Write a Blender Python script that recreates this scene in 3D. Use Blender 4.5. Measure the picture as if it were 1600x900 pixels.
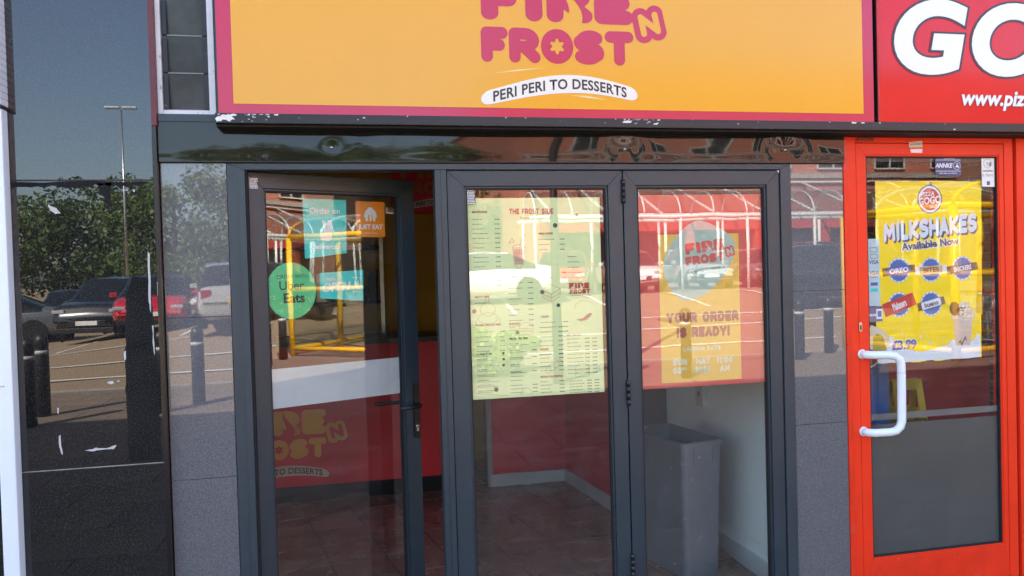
import bpy, bmesh, math, random
import numpy as np
from mathutils import Vector, Matrix

R = math.radians
sc = bpy.context.scene
C = sc.collection
for o in list(bpy.data.objects):
    bpy.data.objects.remove(o)

# ------------------------------------------------------------------ camera
CAM_D, CAM_Z = 3.35, 1.67
YAW, PITCH, ROLL = R(11.692), R(1.108), R(-1.621)
fw = Vector((math.sin(YAW) * math.cos(PITCH), math.cos(YAW) * math.cos(PITCH), -math.sin(PITCH)))
r0 = Vector((math.cos(YAW), -math.sin(YAW), 0))
u0 = r0.cross(fw)
rt = math.cos(ROLL) * r0 + math.sin(ROLL) * u0
up = -math.sin(ROLL) * r0 + math.cos(ROLL) * u0
cam = bpy.data.cameras.new('camera')
cam.sensor_width = 36
cam.lens = 27.0
cam.clip_start = 0.05
cam.clip_end = 2000
camo = bpy.data.objects.new('camera', cam)
C.objects.link(camo)
camo.matrix_world = Matrix(((rt.x, up.x, -fw.x, 0), (rt.y, up.y, -fw.y, -CAM_D), (rt.z, up.z, -fw.z, CAM_Z), (0, 0, 0, 1)))
sc.camera = camo

# ------------------------------------------------------------------ sky, sun, exposure
SUN_EL, SUN_AZ = R(42), R(-40)          # azimuth from +Y (behind the shops), negative = towards -X
wd = bpy.data.worlds.new('World')
sc.world = wd
wd.use_nodes = True
wn = wd.node_tree
sky = wn.nodes.new('ShaderNodeTexSky')
sky.sky_type = 'NISHITA'
sky.sun_disc = False
sky.sun_elevation = SUN_EL
sky.sun_rotation = SUN_AZ
sky.air_density = 1.0
sky.dust_density = 2.0
sky.ozone_density = 1.0
bg = wn.nodes['Background']
bg.inputs[1].default_value = 0.105
wn.links.new(sky.outputs[0], bg.inputs[0])
sl = bpy.data.lights.new('sun', 'SUN')
sl.energy = 5.0
sl.angle = R(0.53)
sl.color = (1.0, 0.95, 0.87)
slo = bpy.data.objects.new('sun', sl)
C.objects.link(slo)
sdir = Vector((math.sin(SUN_AZ) * math.cos(SUN_EL), math.cos(SUN_AZ) * math.cos(SUN_EL), math.sin(SUN_EL)))
slo.rotation_euler = sdir.to_track_quat('Z', 'Y').to_euler()
slo.location = sdir * 60
vs = sc.view_settings
vs.view_transform = 'Standard'
vs.look = 'None'
vs.exposure = 2.9
vs.gamma = 1.0
vs.use_curve_mapping = False
sc.render.engine = 'CYCLES'
sc.cycles.max_bounces = 10
sc.cycles.transparent_max_bounces = 16
sc.cycles.glossy_bounces = 5

# ------------------------------------------------------------------ materials
MATS = {}


def _ramp(nt, fac, stops):
    r = nt.nodes.new('ShaderNodeValToRGB')
    els = r.color_ramp.elements
    while len(els) < len(stops):
        els.new(0.5)
    for e, (p, c) in zip(els, stops):
        e.position = p
        e.color = (c[0], c[1], c[2], 1)
    nt.links.new(fac, r.inputs[0])
    return r.outputs[0]


def _noise(nt, scale, detail=4, rough=0.6, vec=None, dist=0.0):
    n = nt.nodes.new('ShaderNodeTexNoise')
    n.inputs['Scale'].default_value = scale
    n.inputs['Detail'].default_value = detail
    n.inputs['Roughness'].default_value = rough
    n.inputs['Distortion'].default_value = dist
    if vec is None:
        tc = nt.nodes.new('ShaderNodeTexCoord')
        vec = tc.outputs['Object']
    nt.links.new(vec, n.inputs['Vector'])
    return n.outputs['Fac']


def _mix(nt, fac, a, b, mode='MIX'):
    m = nt.nodes.new('ShaderNodeMix')
    m.data_type = 'RGBA'
    m.blend_type = mode
    for s, v in ((m.inputs[0], fac), (m.inputs[6], a), (m.inputs[7], b)):
        if isinstance(v, (int, float)):
            s.default_value = v
        elif isinstance(v, tuple):
            s.default_value = (v[0], v[1], v[2], 1)
        else:
            nt.links.new(v, s)
    return m.outputs[2]


def mat(name, col, rough=0.5, metal=0.0, var=0.12, scale=6.0, bump=0.0, bscale=60.0, ior=1.5, coat=0.0, rvar=0.0, speck=None, dirt=None, world=False):
    """plain procedural material: colour with slow tonal variation, optional fine bump, specks and dirt"""
    if name in MATS:
        return MATS[name]
    m = bpy.data.materials.new(name)
    m.use_nodes = True
    nt = m.node_tree
    b = nt.nodes['Principled BSDF']
    b.inputs['Metallic'].default_value = metal
    b.inputs['IOR'].default_value = ior
    b.inputs['Coat Weight'].default_value = coat
    b.inputs['Coat Roughness'].default_value = 0.05
    wv = None
    if world:
        wv = nt.nodes.new('ShaderNodeNewGeometry').outputs['Position']
    f = _noise(nt, scale, vec=wv)
    lo = tuple(c * (1 - var) for c in col)
    hi = tuple(min(1, c * (1 + var)) for c in col)
    c = _ramp(nt, f, [(0.3, lo), (0.7, hi)])
    if speck:
        s_scale, s_thr, s_col = speck
        sf = _noise(nt, s_scale, 2, 0.5)
        k = _ramp(nt, sf, [(s_thr, (0, 0, 0)), (min(1, s_thr + 0.06), (1, 1, 1))])
        c = _mix(nt, k, c, s_col)
    if dirt:
        d_scale, d_thr, d_col = dirt
        df = _noise(nt, d_scale, 6, 0.7)
        k = _ramp(nt, df, [(d_thr, (0, 0, 0)), (min(1, d_thr + 0.15), (1, 1, 1))])
        c = _mix(nt, k, c, d_col)
    nt.links.new(c, b.inputs['Base Color'])
    if rvar:
        rf = _noise(nt, scale * 2.3, 5, vec=wv)
        mr = nt.nodes.new('ShaderNodeMapRange')
        mr.inputs['To Min'].default_value = max(0.0, rough - rvar)
        mr.inputs['To Max'].default_value = min(1.0, rough + rvar)
        mr.inputs['From Min'].default_value = 0.3
        mr.inputs['From Max'].default_value = 0.7
        nt.links.new(rf, mr.inputs['Value'])
        nt.links.new(mr.outputs[0], b.inputs['Roughness'])
    else:
        b.inputs['Roughness'].default_value = rough
    if bump:
        bp = nt.nodes.new('ShaderNodeBump')
        bp.inputs['Strength'].default_value = bump
        bp.inputs['Distance'].default_value = 0.002
        nt.links.new(_noise(nt, bscale, 4, vec=wv), bp.inputs['Height'])
        nt.links.new(bp.outputs[0], b.inputs['Normal'])
    MATS[name] = m
    return m


def granite(name, dark, light, grain, rough, ior, bump=0.0, thr=0.52):
    m = bpy.data.materials.new(name)
    m.use_nodes = True
    nt = m.node_tree
    b = nt.nodes['Principled BSDF']
    b.inputs['Roughness'].default_value = rough
    b.inputs['IOR'].default_value = ior
    f1 = _noise(nt, grain, 3, 0.7)
    f2 = _noise(nt, 1.7, 3, 0.5)
    c = _ramp(nt, f1, [(thr - 0.12, dark), (thr + 0.14, light)])
    mid = tuple((a + b_) / 2 * 0.8 for a, b_ in zip(dark, light))
    k = _ramp(nt, f2, [(0.35, (0, 0, 0)), (0.7, (0.35, 0.35, 0.35))])
    c = _mix(nt, k, c, mid)
    nt.links.new(c, b.inputs['Base Color'])
    # slightly uneven polish
    f3 = _noise(nt, 5, 5)
    mr = nt.nodes.new('ShaderNodeMapRange')
    mr.inputs['From Min'].default_value = 0.35
    mr.inputs['From Max'].default_value = 0.75
    mr.inputs['To Min'].default_value = rough * 0.7
    mr.inputs['To Max'].default_value = rough * 1.8
    nt.links.new(f3, mr.inputs['Value'])
    nt.links.new(mr.outputs[0], b.inputs['Roughness'])
    if bump:
        bp = nt.nodes.new('ShaderNodeBump')
        bp.inputs['Strength'].default_value = bump
        bp.inputs['Distance'].default_value = 0.0005
        nt.links.new(_noise(nt, grain, 2), bp.inputs['Height'])
        nt.links.new(bp.outputs[0], b.inputs['Normal'])
    MATS[name] = m
    return m


def glass(name, tint, f0, wave=0.0, rough=0.0):
    """thin architectural glass: see-through with a mirror layer that grows towards grazing angles"""
    m = bpy.data.materials.new(name)
    m.use_nodes = True
    nt = m.node_tree
    nt.nodes.remove(nt.nodes['Principled BSDF'])
    out = nt.nodes['Material Output']
    tr = nt.nodes.new('ShaderNodeBsdfTransparent')
    tr.inputs[0].default_value = (*tint, 1)
    gl = nt.nodes.new('ShaderNodeBsdfGlossy')
    gl.inputs['Roughness'].default_value = rough
    lw = nt.nodes.new('ShaderNodeLayerWeight')
    lw.inputs[0].default_value = 0.5
    p = nt.nodes.new('ShaderNodeMath'); p.operation = 'POWER'; p.inputs[1].default_value = 5
    nt.links.new(lw.outputs['Facing'], p.inputs[0])
    q = nt.nodes.new('ShaderNodeMath'); q.operation = 'MULTIPLY_ADD'
    q.inputs[1].default_value = 1 - f0
    q.inputs[2].default_value = f0
    nt.links.new(p.outputs[0], q.inputs[0])
    if wave:
        bp = nt.nodes.new('ShaderNodeBump')
        bp.inputs['Strength'].default_value = 1.0
        bp.inputs['Distance'].default_value = wave
        nt.links.new(_noise(nt, 2.2, 2, 0.4), bp.inputs['Height'])
        nt.links.new(bp.outputs[0], gl.inputs['Normal'])
    # faint dust and wipe marks on the pane
    tc = nt.nodes.new('ShaderNodeTexCoord')
    mp_ = nt.nodes.new('ShaderNodeMapping')
    mp_.inputs['Rotation'].default_value = (0, 0.5, 0)
    mp_.inputs['Scale'].default_value = (1.2, 1, 14)
    nt.links.new(tc.outputs['Object'], mp_.inputs[0])
    st_ = _ramp(nt, _noise(nt, 3.0, 5, 0.7, mp_.outputs[0]), [(0.5, (0, 0, 0)), (0.8, (0.024, 0.024, 0.024))])
    bl_ = _ramp(nt, _noise(nt, 7.0, 6, 0.75), [(0.5, (0.0, 0.0, 0.0)), (0.8, (0.022, 0.022, 0.022))])
    du = _mix(nt, 1.0, st_, bl_, 'ADD')
    df = nt.nodes.new('ShaderNodeBsdfDiffuse')
    df.inputs[0].default_value = (0.75, 0.75, 0.73, 1)
    md = nt.nodes.new('ShaderNodeMixShader')
    nt.links.new(du, md.inputs[0])
    nt.links.new(tr.outputs[0], md.inputs[1])
    nt.links.new(df.outputs[0], md.inputs[2])
    mx = nt.nodes.new('ShaderNodeMixShader')
    nt.links.new(q.outputs[0], mx.inputs[0])
    nt.links.new(md.outputs[0], mx.inputs[1])
    nt.links.new(gl.outputs[0], mx.inputs[2])
    nt.links.new(mx.outputs[0], out.inputs[0])
    MATS[name] = m
    return m


def brickmat(name, c1, c2, mortar, scale=1.0):
    m = bpy.data.materials.new(name)
    m.use_nodes = True
    nt = m.node_tree
    b = nt.nodes['Principled BSDF']
    b.inputs['Roughness'].default_value = 0.85
    tc = nt.nodes.new('ShaderNodeTexCoord')
    sx = nt.nodes.new('ShaderNodeSeparateXYZ')
    cx = nt.nodes.new('ShaderNodeCombineXYZ')
    nt.links.new(tc.outputs['Object'], sx.inputs[0])
    ad = nt.nodes.new('ShaderNodeMath'); ad.operation = 'ADD'
    nt.links.new(sx.outputs[0], ad.inputs[0]); nt.links.new(sx.outputs[1], ad.inputs[1])
    nt.links.new(ad.outputs[0], cx.inputs[0]); nt.links.new(sx.outputs[2], cx.inputs[1])
    t = nt.nodes.new('ShaderNodeTexBrick')
    t.inputs['Scale'].default_value = scale
    t.inputs['Brick Width'].default_value = 0.225
    t.inputs['Row Height'].default_value = 0.075
    t.inputs['Mortar Size'].default_value = 0.006
    t.inputs['Color1'].default_value = (*c1, 1)
    t.inputs['Color2'].default_value = (*c2, 1)
    t.inputs['Mortar'].default_value = (*mortar, 1)
    nt.links.new(cx.outputs[0], t.inputs['Vector'])
    f = _noise(nt, 0.4, 4)
    c = _mix(nt, 0.25, t.outputs[0], _ramp(nt, f, [(0.3, c1), (0.7, c2)]))
    nt.links.new(c, b.inputs['Base Color'])
    MATS[name] = m
    return m


GREY = mat('anthracite_powder_coat', (0.026, 0.041, 0.051), 0.36, var=0.06, scale=3, bump=0.08, bscale=900, rvar=0.05)
GREY2 = mat('anthracite_powder_coat_worn', (0.031, 0.046, 0.056), 0.40, var=0.10, scale=5, bump=0.08, bscale=900, rvar=0.07)
BLACK = mat('black_plastic', (0.012, 0.012, 0.014), 0.35, var=0.1)
RUBBER = mat('black_rubber', (0.008, 0.008, 0.009), 0.7, var=0.15)
BLACKM = mat('black_painted_metal', (0.010, 0.010, 0.012), 0.42, var=0.2, bump=0.1, speck=(55, 0.70, (0.35, 0.35, 0.36)))
TRIM = mat('dark_brown_trim', (0.012, 0.010, 0.010), 0.25, var=0.2)
GRANB = granite('black_polished_granite', (0.004, 0.0042, 0.0045), (0.055, 0.055, 0.054), 210, 0.006, 1.70, 0.0, 0.61)
GRANW = granite('black_weathered_granite', (0.003, 0.003, 0.0032), (0.07, 0.07, 0.07), 170, 0.6, 1.25, 0.6, 0.62)
GRANG = granite('grey_polished_cladding', (0.075, 0.076, 0.080), (0.20, 0.20, 0.205), 330, 0.012, 1.75, 0.0, 0.5)
LINT = mat('dark_polished_metal', (0.015, 0.0145, 0.012), 0.03, var=0.3, scale=2, ior=1.42, rvar=0.015)
ORANGE = mat('orange_sign_vinyl', (0.76, 0.355, 0.007), 0.16, var=0.02, scale=1.2, ior=1.5)
PINK = mat('crimson_sign_vinyl', (0.52, 0.012, 0.06), 0.16, var=0.02, ior=1.5)
CREAM = mat('cream_sign_vinyl', (0.78, 0.76, 0.66), 0.2, var=0.02)
YCREAM = mat('pale_yellow_sign_vinyl', (0.80, 0.62, 0.25), 0.2, var=0.02)
DKTXT = mat('dark_grey_print', (0.02, 0.02, 0.025), 0.3, var=0.05)
RSIGN = mat('red_sign_vinyl', (0.66, 0.005, 0.010), 0.10, var=0.03, ior=1.38)
WHITE = mat('white_vinyl', (0.80, 0.81, 0.82), 0.25, var=0.02)
WPAINT = mat('white_gloss_paint', (0.74, 0.77, 0.80), 0.28, var=0.04, scale=9, bump=0.1, bscale=40, dirt=(14, 0.66, (0.42, 0.42, 0.40)))
WPAINTD = mat('white_flaking_paint', (0.70, 0.70, 0.70), 0.5, var=0.08, scale=12, bump=0.5, bscale=60, dirt=(22, 0.58, (0.10, 0.10, 0.10)))
UPVC = mat('white_plastic', (0.80, 0.86, 0.89), 0.3, var=0.03, scale=3)
RED = mat('red_door_paint', (0.86, 0.042, 0.011), 0.38, var=0.07, scale=4, bump=0.12, bscale=120, rvar=0.06, ior=1.32)
REDW = mat('red_door_paint_scuffed', (0.80, 0.038, 0.011), 0.40, var=0.12, scale=5, bump=0.25, bscale=70, rvar=0.1, ior=1.32, dirt=(7, 0.60, (0.58, 0.13, 0.09)), speck=(45, 0.72, (0.12, 0.02, 0.015)))
GLS = glass('window_glass', (0.97, 0.985, 0.97), 0.068, 0.0005)
GLD = glass('door_glass', (0.97, 0.985, 0.97), 0.068, 0.0005)
GLR = glass('neighbour_glass', (0.985, 0.985, 0.98), 0.036, 0.0005)
LOUV = mat('grey_louvre_glass', (0.055, 0.064, 0.078), 0.10, var=0.25, scale=9, ior=1.5, dirt=(7, 0.62, (0.13, 0.135, 0.14)))
STEEL = mat('brushed_steel', (0.55, 0.55, 0.55), 0.3, 1.0, var=0.08)
BRASS = mat('brass', (0.55, 0.42, 0.2), 0.35, 1.0, var=0.08)


# ------------------------------------------------------------------ mesh helpers
ORG = {}


def org(o):
    return ORG.get(o.name, Vector((0, 0, 0))) if o else Vector((0, 0, 0))


def tag(o, label=None, cat=None, group=None, kind=None):
    if label: o['label'] = label
    if cat: o['category'] = cat
    if group: o['group'] = group
    if kind: o['kind'] = kind
    return o


def thing(name, loc, label, cat, group=None, rz=0.0):
    o = bpy.data.objects.new(name, None)
    o.empty_display_size = 0.1
    C.objects.link(o)
    o.location = loc
    o.rotation_euler.z = rz
    tag(o, label, cat, group)
    ORG[o.name] = Vector(loc) if rz == 0 else Vector((0, 0, 0))
    return o


def obj(name, bm, m, parent=None, origin=None, smooth=False):
    """bm in world coords (or in the parent's own frame if the parent is turned); origin: where the object's own origin goes"""
    me = bpy.data.meshes.new(name)
    po = org(parent)
    oo = Vector(origin) if origin is not None else (po if parent else None)
    if oo is None:
        vs_ = [v.co for v in bm.verts]
        mn = Vector((min(v.x for v in vs_), min(v.y for v in vs_), min(v.z for v in vs_)))
        mx = Vector((max(v.x for v in vs_), max(v.y for v in vs_), max(v.z for v in vs_)))
        oo = Vector(((mn.x + mx.x) / 2, (mn.y + mx.y) / 2, mn.z))
    bmesh.ops.translate(bm, verts=bm.verts, vec=-oo)
    if smooth:
        for f in bm.faces:
            f.smooth = True
    bm.to_mesh(me)
    bm.free()
    if m:
        me.materials.append(m)
    o = bpy.data.objects.new(name, me)
    C.objects.link(o)
    if parent:
        o.parent = parent
        o.location = oo - po
    else:
        o.location = oo
    ORG[o.name] = oo
    return o


def B():
    return bmesh.new()


def box(bm, x0, x1, y0, y1, z0, z1, bev=0.0):
    if bev:
        t = bmesh.new()
        box(t, x0, x1, y0, y1, z0, z1)
        bmesh.ops.bevel(t, geom=t.edges[:], offset=bev, segments=2, affect='EDGES', profile=0.7)
        merge(bm, t)
        return bm
    v = [bm.verts.new((x, y, z)) for x in (x0, x1) for y in (y0, y1) for z in (z0, z1)]
    for f in ((0, 1, 3, 2), (4, 6, 7, 5), (0, 4, 5, 1), (2, 3, 7, 6), (0, 2, 6, 4), (1, 5, 7, 3)):
        bm.faces.new([v[i] for i in f])
    return bm


def merge(dst, src):
    me = bpy.data.meshes.new('t')
    src.to_mesh(me)
    src.free()
    dst.from_mesh(me)
    bpy.data.meshes.remove(me)
    return dst


def prism(bm, poly, y0, y1, bev=0.0):
    """polygon in (x, z), extruded from y0 to y1"""
    t = bmesh.new()
    a = [t.verts.new((p[0], y0, p[1])) for p in poly]
    b = [t.verts.new((p[0], y1, p[1])) for p in poly]
    n = len(poly)
    t.faces.new(a)
    t.faces.new(b[::-1])
    for i in range(n):
        t.faces.new((a[i], b[i], b[(i + 1) % n], a[(i + 1) % n]))
    bmesh.ops.recalc_face_normals(t, faces=t.faces[:])
    if bev:
        bmesh.ops.bevel(t, geom=t.edges[:], offset=bev, segments=2, affect='EDGES', profile=0.7)
    merge(bm, t)
    return bm


def zprism(bm, poly, z0, z1, bev=0.0):
    t = bmesh.new()
    a = [t.verts.new((p[0], p[1], z0)) for p in poly]
    b = [t.verts.new((p[0], p[1], z1)) for p in poly]
    n = len(poly)
    t.faces.new(a)
    t.faces.new(b[::-1])
    for i in range(n):
        t.faces.new((a[i], b[i], b[(i + 1) % n], a[(i + 1) % n]))
    bmesh.ops.recalc_face_normals(t, faces=t.faces[:])
    if bev:
        bmesh.ops.bevel(t, geom=t.edges[:], offset=bev, segments=2, affect='EDGES', profile=0.7)
    merge(bm, t)
    return bm


def tube(bm, pts, rad, seg=10, cap=True):
    pts = [Vector(p) for p in pts]
    rads = rad if isinstance(rad, (list, tuple)) else [rad] * len(pts)
    rings = []
    ref = None
    for i, p in enumerate(pts):
        d = (pts[min(i + 1, len(pts) - 1)] - pts[max(i - 1, 0)]).normalized()
        if ref is None:
            ref = Vector((0, 0, 1)) if abs(d.z) < 0.9 else Vector((1, 0, 0))
        a = (ref - d * ref.dot(d)).normalized()
        ref = a
        b = d.cross(a)
        rings.append([bm.verts.new(p + (a * math.cos(t) + b * math.sin(t)) * rads[i]) for t in [2 * math.pi * k / seg for k in range(seg)]])
    for r1, r2 in zip(rings, rings[1:]):
        for k in range(seg):
            f = bm.faces.new((r1[k], r1[(k + 1) % seg], r2[(k + 1) % seg], r2[k]))
            f.smooth = True
    if cap:
        bm.faces.new(rings[0][::-1])
        bm.faces.new(rings[-1])
    return bm


def lathe(bm, prof, cx=0, cy=0, cz=0, seg=20, axis='z'):
    """profile of (radius, height)"""
    rings = []
    for r, h in prof:
        ring = []
        for k in range(seg):
            t = 2 * math.pi * k / seg
            if axis == 'z':
                c = (cx + r * math.cos(t), cy + r * math.sin(t), cz + h)
            elif axis == 'y':
                c = (cx + r * math.cos(t), cy + h, cz + r * math.sin(t))
            else:
                c = (cx + h, cy + r * math.cos(t), cz + r * math.sin(t))
            ring.append(bm.verts.new(c))
        rings.append(ring)
    for a, b in zip(rings, rings[1:]):
        for k in range(seg):
            f = bm.faces.new((a[k], a[(k + 1) % seg], b[(k + 1) % seg], b[k]))
            f.smooth = True
    bm.faces.new(rings[0])
    bm.faces.new(rings[-1][::-1])
    bmesh.ops.recalc_face_normals(bm, faces=bm.faces[:])
    return bm


def dup(root, loc, rz=None, label=None, mats=None):
    def cp(o, parent):
        c = o.copy()
        C.objects.link(c)
        c.parent = parent
        for ch in o.children:
            cp(ch, c)
        return c
    r = cp(root, None)
    r.location = loc
    if rz is not None:
        r.rotation_euler.z = rz
    if label:
        r['label'] = label
    return r


def mitre_frame(parent, x0, x1, z0, z1, wl, wr, wt, wb, y0, y1, m, bev=0.0025, names=('stile', 'stile', 'top_rail', 'bottom_rail')):
    g = 0.0003
    polys = [[(x0, z0), (x0 + wl, z0 + wb + g), (x0 + wl, z1 - wt - g), (x0, z1 - g)],
             [(x1, z0), (x1, z1 - g), (x1 - wr, z1 - wt - g), (x1 - wr, z0 + wb + g)],
             [(x0, z1), (x0 + wl, z1 - wt), (x1 - wr, z1 - wt), (x1, z1)],
             [(x0, z0), (x1, z0), (x1 - wr, z0 + wb), (x0 + wl, z0 + wb)]]
    out = []
    for n, p, w in zip(names, polys, (wl, wr, wt, wb)):
        if w <= 0 or n is None:
            out.append(None)
            continue
        out.append(obj(n, prism(B(), p, y0, y1, bev), m, parent))
    return out


# ------------------------------------------------------------------ flat print: text and drawn shapes, converted in one go at the end
PENDING = []


def _flat_obj(name, m, parent, u, y, v, label=None):
    me = bpy.data.meshes.new(name)
    o = bpy.data.objects.new(name, me)
    C.objects.link(o)
    po = org(parent)
    o.parent = parent
    o.location = Vector((u, y, v)) - po
    ORG[o.name] = Vector((u, y, v))
    return o


def text(name, s, h, u, v, y, m, parent, bold=0.0, align='CENTER', shear=0.0, rot=0.0, space=1.0, sx=1.0, warp=None, lines=1.0):
    """cap height about h, baseline at v, facing -Y"""
    cu = bpy.data.curves.new('t', 'FONT')
    cu.body = s
    cu.size = h / 0.70
    cu.align_x = align
    cu.offset = bold * h
    cu.shear = shear
    cu.space_character = space
    cu.space_line = lines
    cu.resolution_u = 8 if h > 0.15 else 3
    t = bpy.data.objects.new('t', cu)
    C.objects.link(t)
    o = _flat_obj(name, m, parent, u, y, v)
    PENDING.append((o, t, m, rot, sx, warp))
    return o


def shape(name, loops, u, v, y, m, parent, warp=None, rot=0.0, scale=1.0):
    """filled closed loops (even-odd), local coordinates"""
    cu = bpy.data.curves.new('t', 'CURVE')
    cu.dimensions = '2D'
    cu.fill_mode = 'BOTH'
    for lp in loops:
        sp = cu.splines.new('POLY')
        sp.points.add(len(lp) - 1)
        for i, p in enumerate(lp):
            sp.points[i].co = (p[0] * scale, p[1] * scale, 0, 1)
        sp.use_cyclic_u = True
    t = bpy.data.objects.new('t', cu)
    C.objects.link(t)
    o = _flat_obj(name, m, parent, u, y, v)
    PENDING.append((o, t, m, rot, 1.0, warp))
    return o


def flush_print():
    dg = bpy.context.evaluated_depsgraph_get()
    dg.update()
    for o, t, m, rot, sx, warp in PENDING:
        me = bpy.data.meshes.new_from_object(t.evaluated_get(dg))
        n = len(me.vertices)
        co = np.empty(n * 3)
        me.vertices.foreach_get('co', co)
        co = co.reshape(-1, 3)
        x = co[:, 0] * sx
        y = co[:, 1].copy()
        if warp:
            y = y + warp(x)
        c, s = math.cos(rot), math.sin(rot)
        new = np.stack([x * c - y * s, np.zeros(n), x * s + y * c], 1)
        me.vertices.foreach_set('co', new.ravel())
        me.materials.clear()
        me.materials.append(m)
        me.update()
        old = o.data
        me.name = o.name
        o.data = me
        bpy.data.meshes.remove(old)
        cu = t.data
        bpy.data.objects.remove(t)
        bpy.data.curves.remove(cu)
    PENDING.clear()


def rrect(w, h, r, n=5):
    out = []
    for cx, cy, a0 in ((w / 2 - r, h / 2 - r, 0), (-w / 2 + r, h / 2 - r, 90), (-w / 2 + r, -h / 2 + r, 180), (w / 2 - r, -h / 2 + r, 270)):
        for k in range(n + 1):
            a = R(a0 + 90 * k / n)
            out.append((cx + r * math.cos(a), cy + r * math.sin(a)))
    return out


def circ(r, n=32, ry=None, cx=0, cy=0):
    ry = r if ry is None else ry
    return [(cx + r * math.cos(2 * math.pi * k / n), cy + ry * math.sin(2 * math.pi * k / n)) for k in range(n)]


def quad(w, h):
    return [(-w / 2, -h / 2), (w / 2, -h / 2), (w / 2, h / 2), (-w / 2, h / 2)]


# bubble lettering: strokes thickened as a distance field, outlined by marching squares
def arc(cx, cy, rx, ry, a0, a1, n=10):
    return [(cx + rx * math.cos(R(a0 + (a1 - a0) * k / n)), cy + ry * math.sin(R(a0 + (a1 - a0) * k / n))) for k in range(n + 1)]


GLY = {
    'A': (0.95, [[(0, 0), (.5, 1), (1, 0)], [(.22, .3), (.78, .3)]]), 'C': (0.9, [arc(.5, .5, .5, .5, 50, 310, 14)]),
    'D': (0.92, [[(0, 0), (0, 1), (.45, 1)] + arc(.45, .5, .55, .5, 90, -90, 10) + [(0, 0)]]),
    'E': (0.8, [[(1, 1), (0, 1), (0, 0), (1, 0)], [(0, .5), (.85, .5)]]), 'F': (0.78, [[(1, 1), (0, 1), (0, 0)], [(0, .48), (.8, .48)]]),
    'H': (0.95, [[(0, 0), (0, 1)], [(1, 0), (1, 1)], [(0, .5), (1, .5)]]), 'I': (0.42, [[(.5, 0), (.5, 1)]]),
    'K': (0.95, [[(0, 0), (0, 1)], [(1, 1), (.1, .45), (1, 0)]]), 'L': (0.75, [[(0, 1), (0, 0), (1, 0)]]),
    'M': (1.15, [[(0, 0), (.08, 1), (.5, .3), (.92, 1), (1, 0)]]), 'N': (0.95, [[(0, 0), (0, 1), (1, 0), (1, 1)]]),
    'O': (0.95, [circ(.5, 18, .5, .5, .5) + [(1.0, .5)]]), 'P': (0.85, [[(0, 0), (0, 1), (.5, 1)] + arc(.5, .72, .5, .28, 90, -90, 8) + [(0, .44)]]),
    'R': (0.92, [[(0, 0), (0, 1), (.5, 1)] + arc(.5, .72, .45, .28, 90, -90, 8) + [(.05, .44)], [(.45, .44), (1, 0)]]),
    'S': (0.92, [arc(.56, .74, .46, .26, 38, 180, 8) + arc(.5, .75, .5, .25, 180, 270, 5) + arc(.5, .25, .5, .25, 90, -20, 6) + arc(.44, .26, .50, .26, -20, -142, 8)]),
    'T': (0.88, [[(0, 1), (1, 1)], [(.5, 1), (.5, 0)]]), 'U': (0.92, [[(0, 1), (0, .45)] + arc(.5, .45, .5, .45, 180, 360, 10) + [(1, 1)]]),
    'Y': (0.95, [[(0, 1), (.5, .45), (1, 1)], [(.5, .45), (.5, 0)]]), '!': (0.4, [[(.5, .4), (.5, 1)], [(.5, 0), (.5, .01)]]),
    '0': (0.85, [circ(.5, 18, .5, .5, .5) + [(1.0, .5)]]), '1': (0.5, [[(.1, .75), (.6, 1), (.6, 0)]]),
    '2': (0.85, [arc(.5, .7, .5, .3, 170, -10, 8) + [(.0, 0), (1, 0)]]), '3': (0.8, [arc(.45, .75, .5, .25, 160, -90, 8), arc(.45, .25, .55, .25, 90, -160, 8)]),
    '6': (0.85, [[(.8, 1), (.3, .75)] + arc(.5, .32, .5, .32, 160, 520, 16)]), ':': (0.4, [[(.5, .15), (.5, .16)], [(.5, .8), (.5, .81)]]),
    'W': (1.2, [[(0, 1), (.22, 0), (.5, .8), (.78, 0), (1, 1)]]), 'G': (0.95, [arc(.5, .5, .5, .5, 50, 345, 14) + [(.6, .45)]]),
    'B': (0.85, [[(0, 0), (0, 1), (.5, 1)] + arc(.5, .75, .45, .25, 90, -90, 6) + [(0, .5)], [(.5, .5)] + arc(.5, .25, .5, .25, 90, -90, 6) + [(0, 0)]]),
}


def seg_dist(X, Y, poly):
    d = np.full(X.shape, 9.0)
    for (ax, ay), (bx, by) in zip(poly, poly[1:]):
        vx, vy = bx - ax, by - ay
        L = vx * vx + vy * vy + 1e-12
        t = np.clip(((X - ax) * vx + (Y - ay) * vy) / L, 0, 1)
        d = np.minimum(d, np.hypot(X - ax - t * vx, Y - ay - t * vy))
    return d


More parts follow.
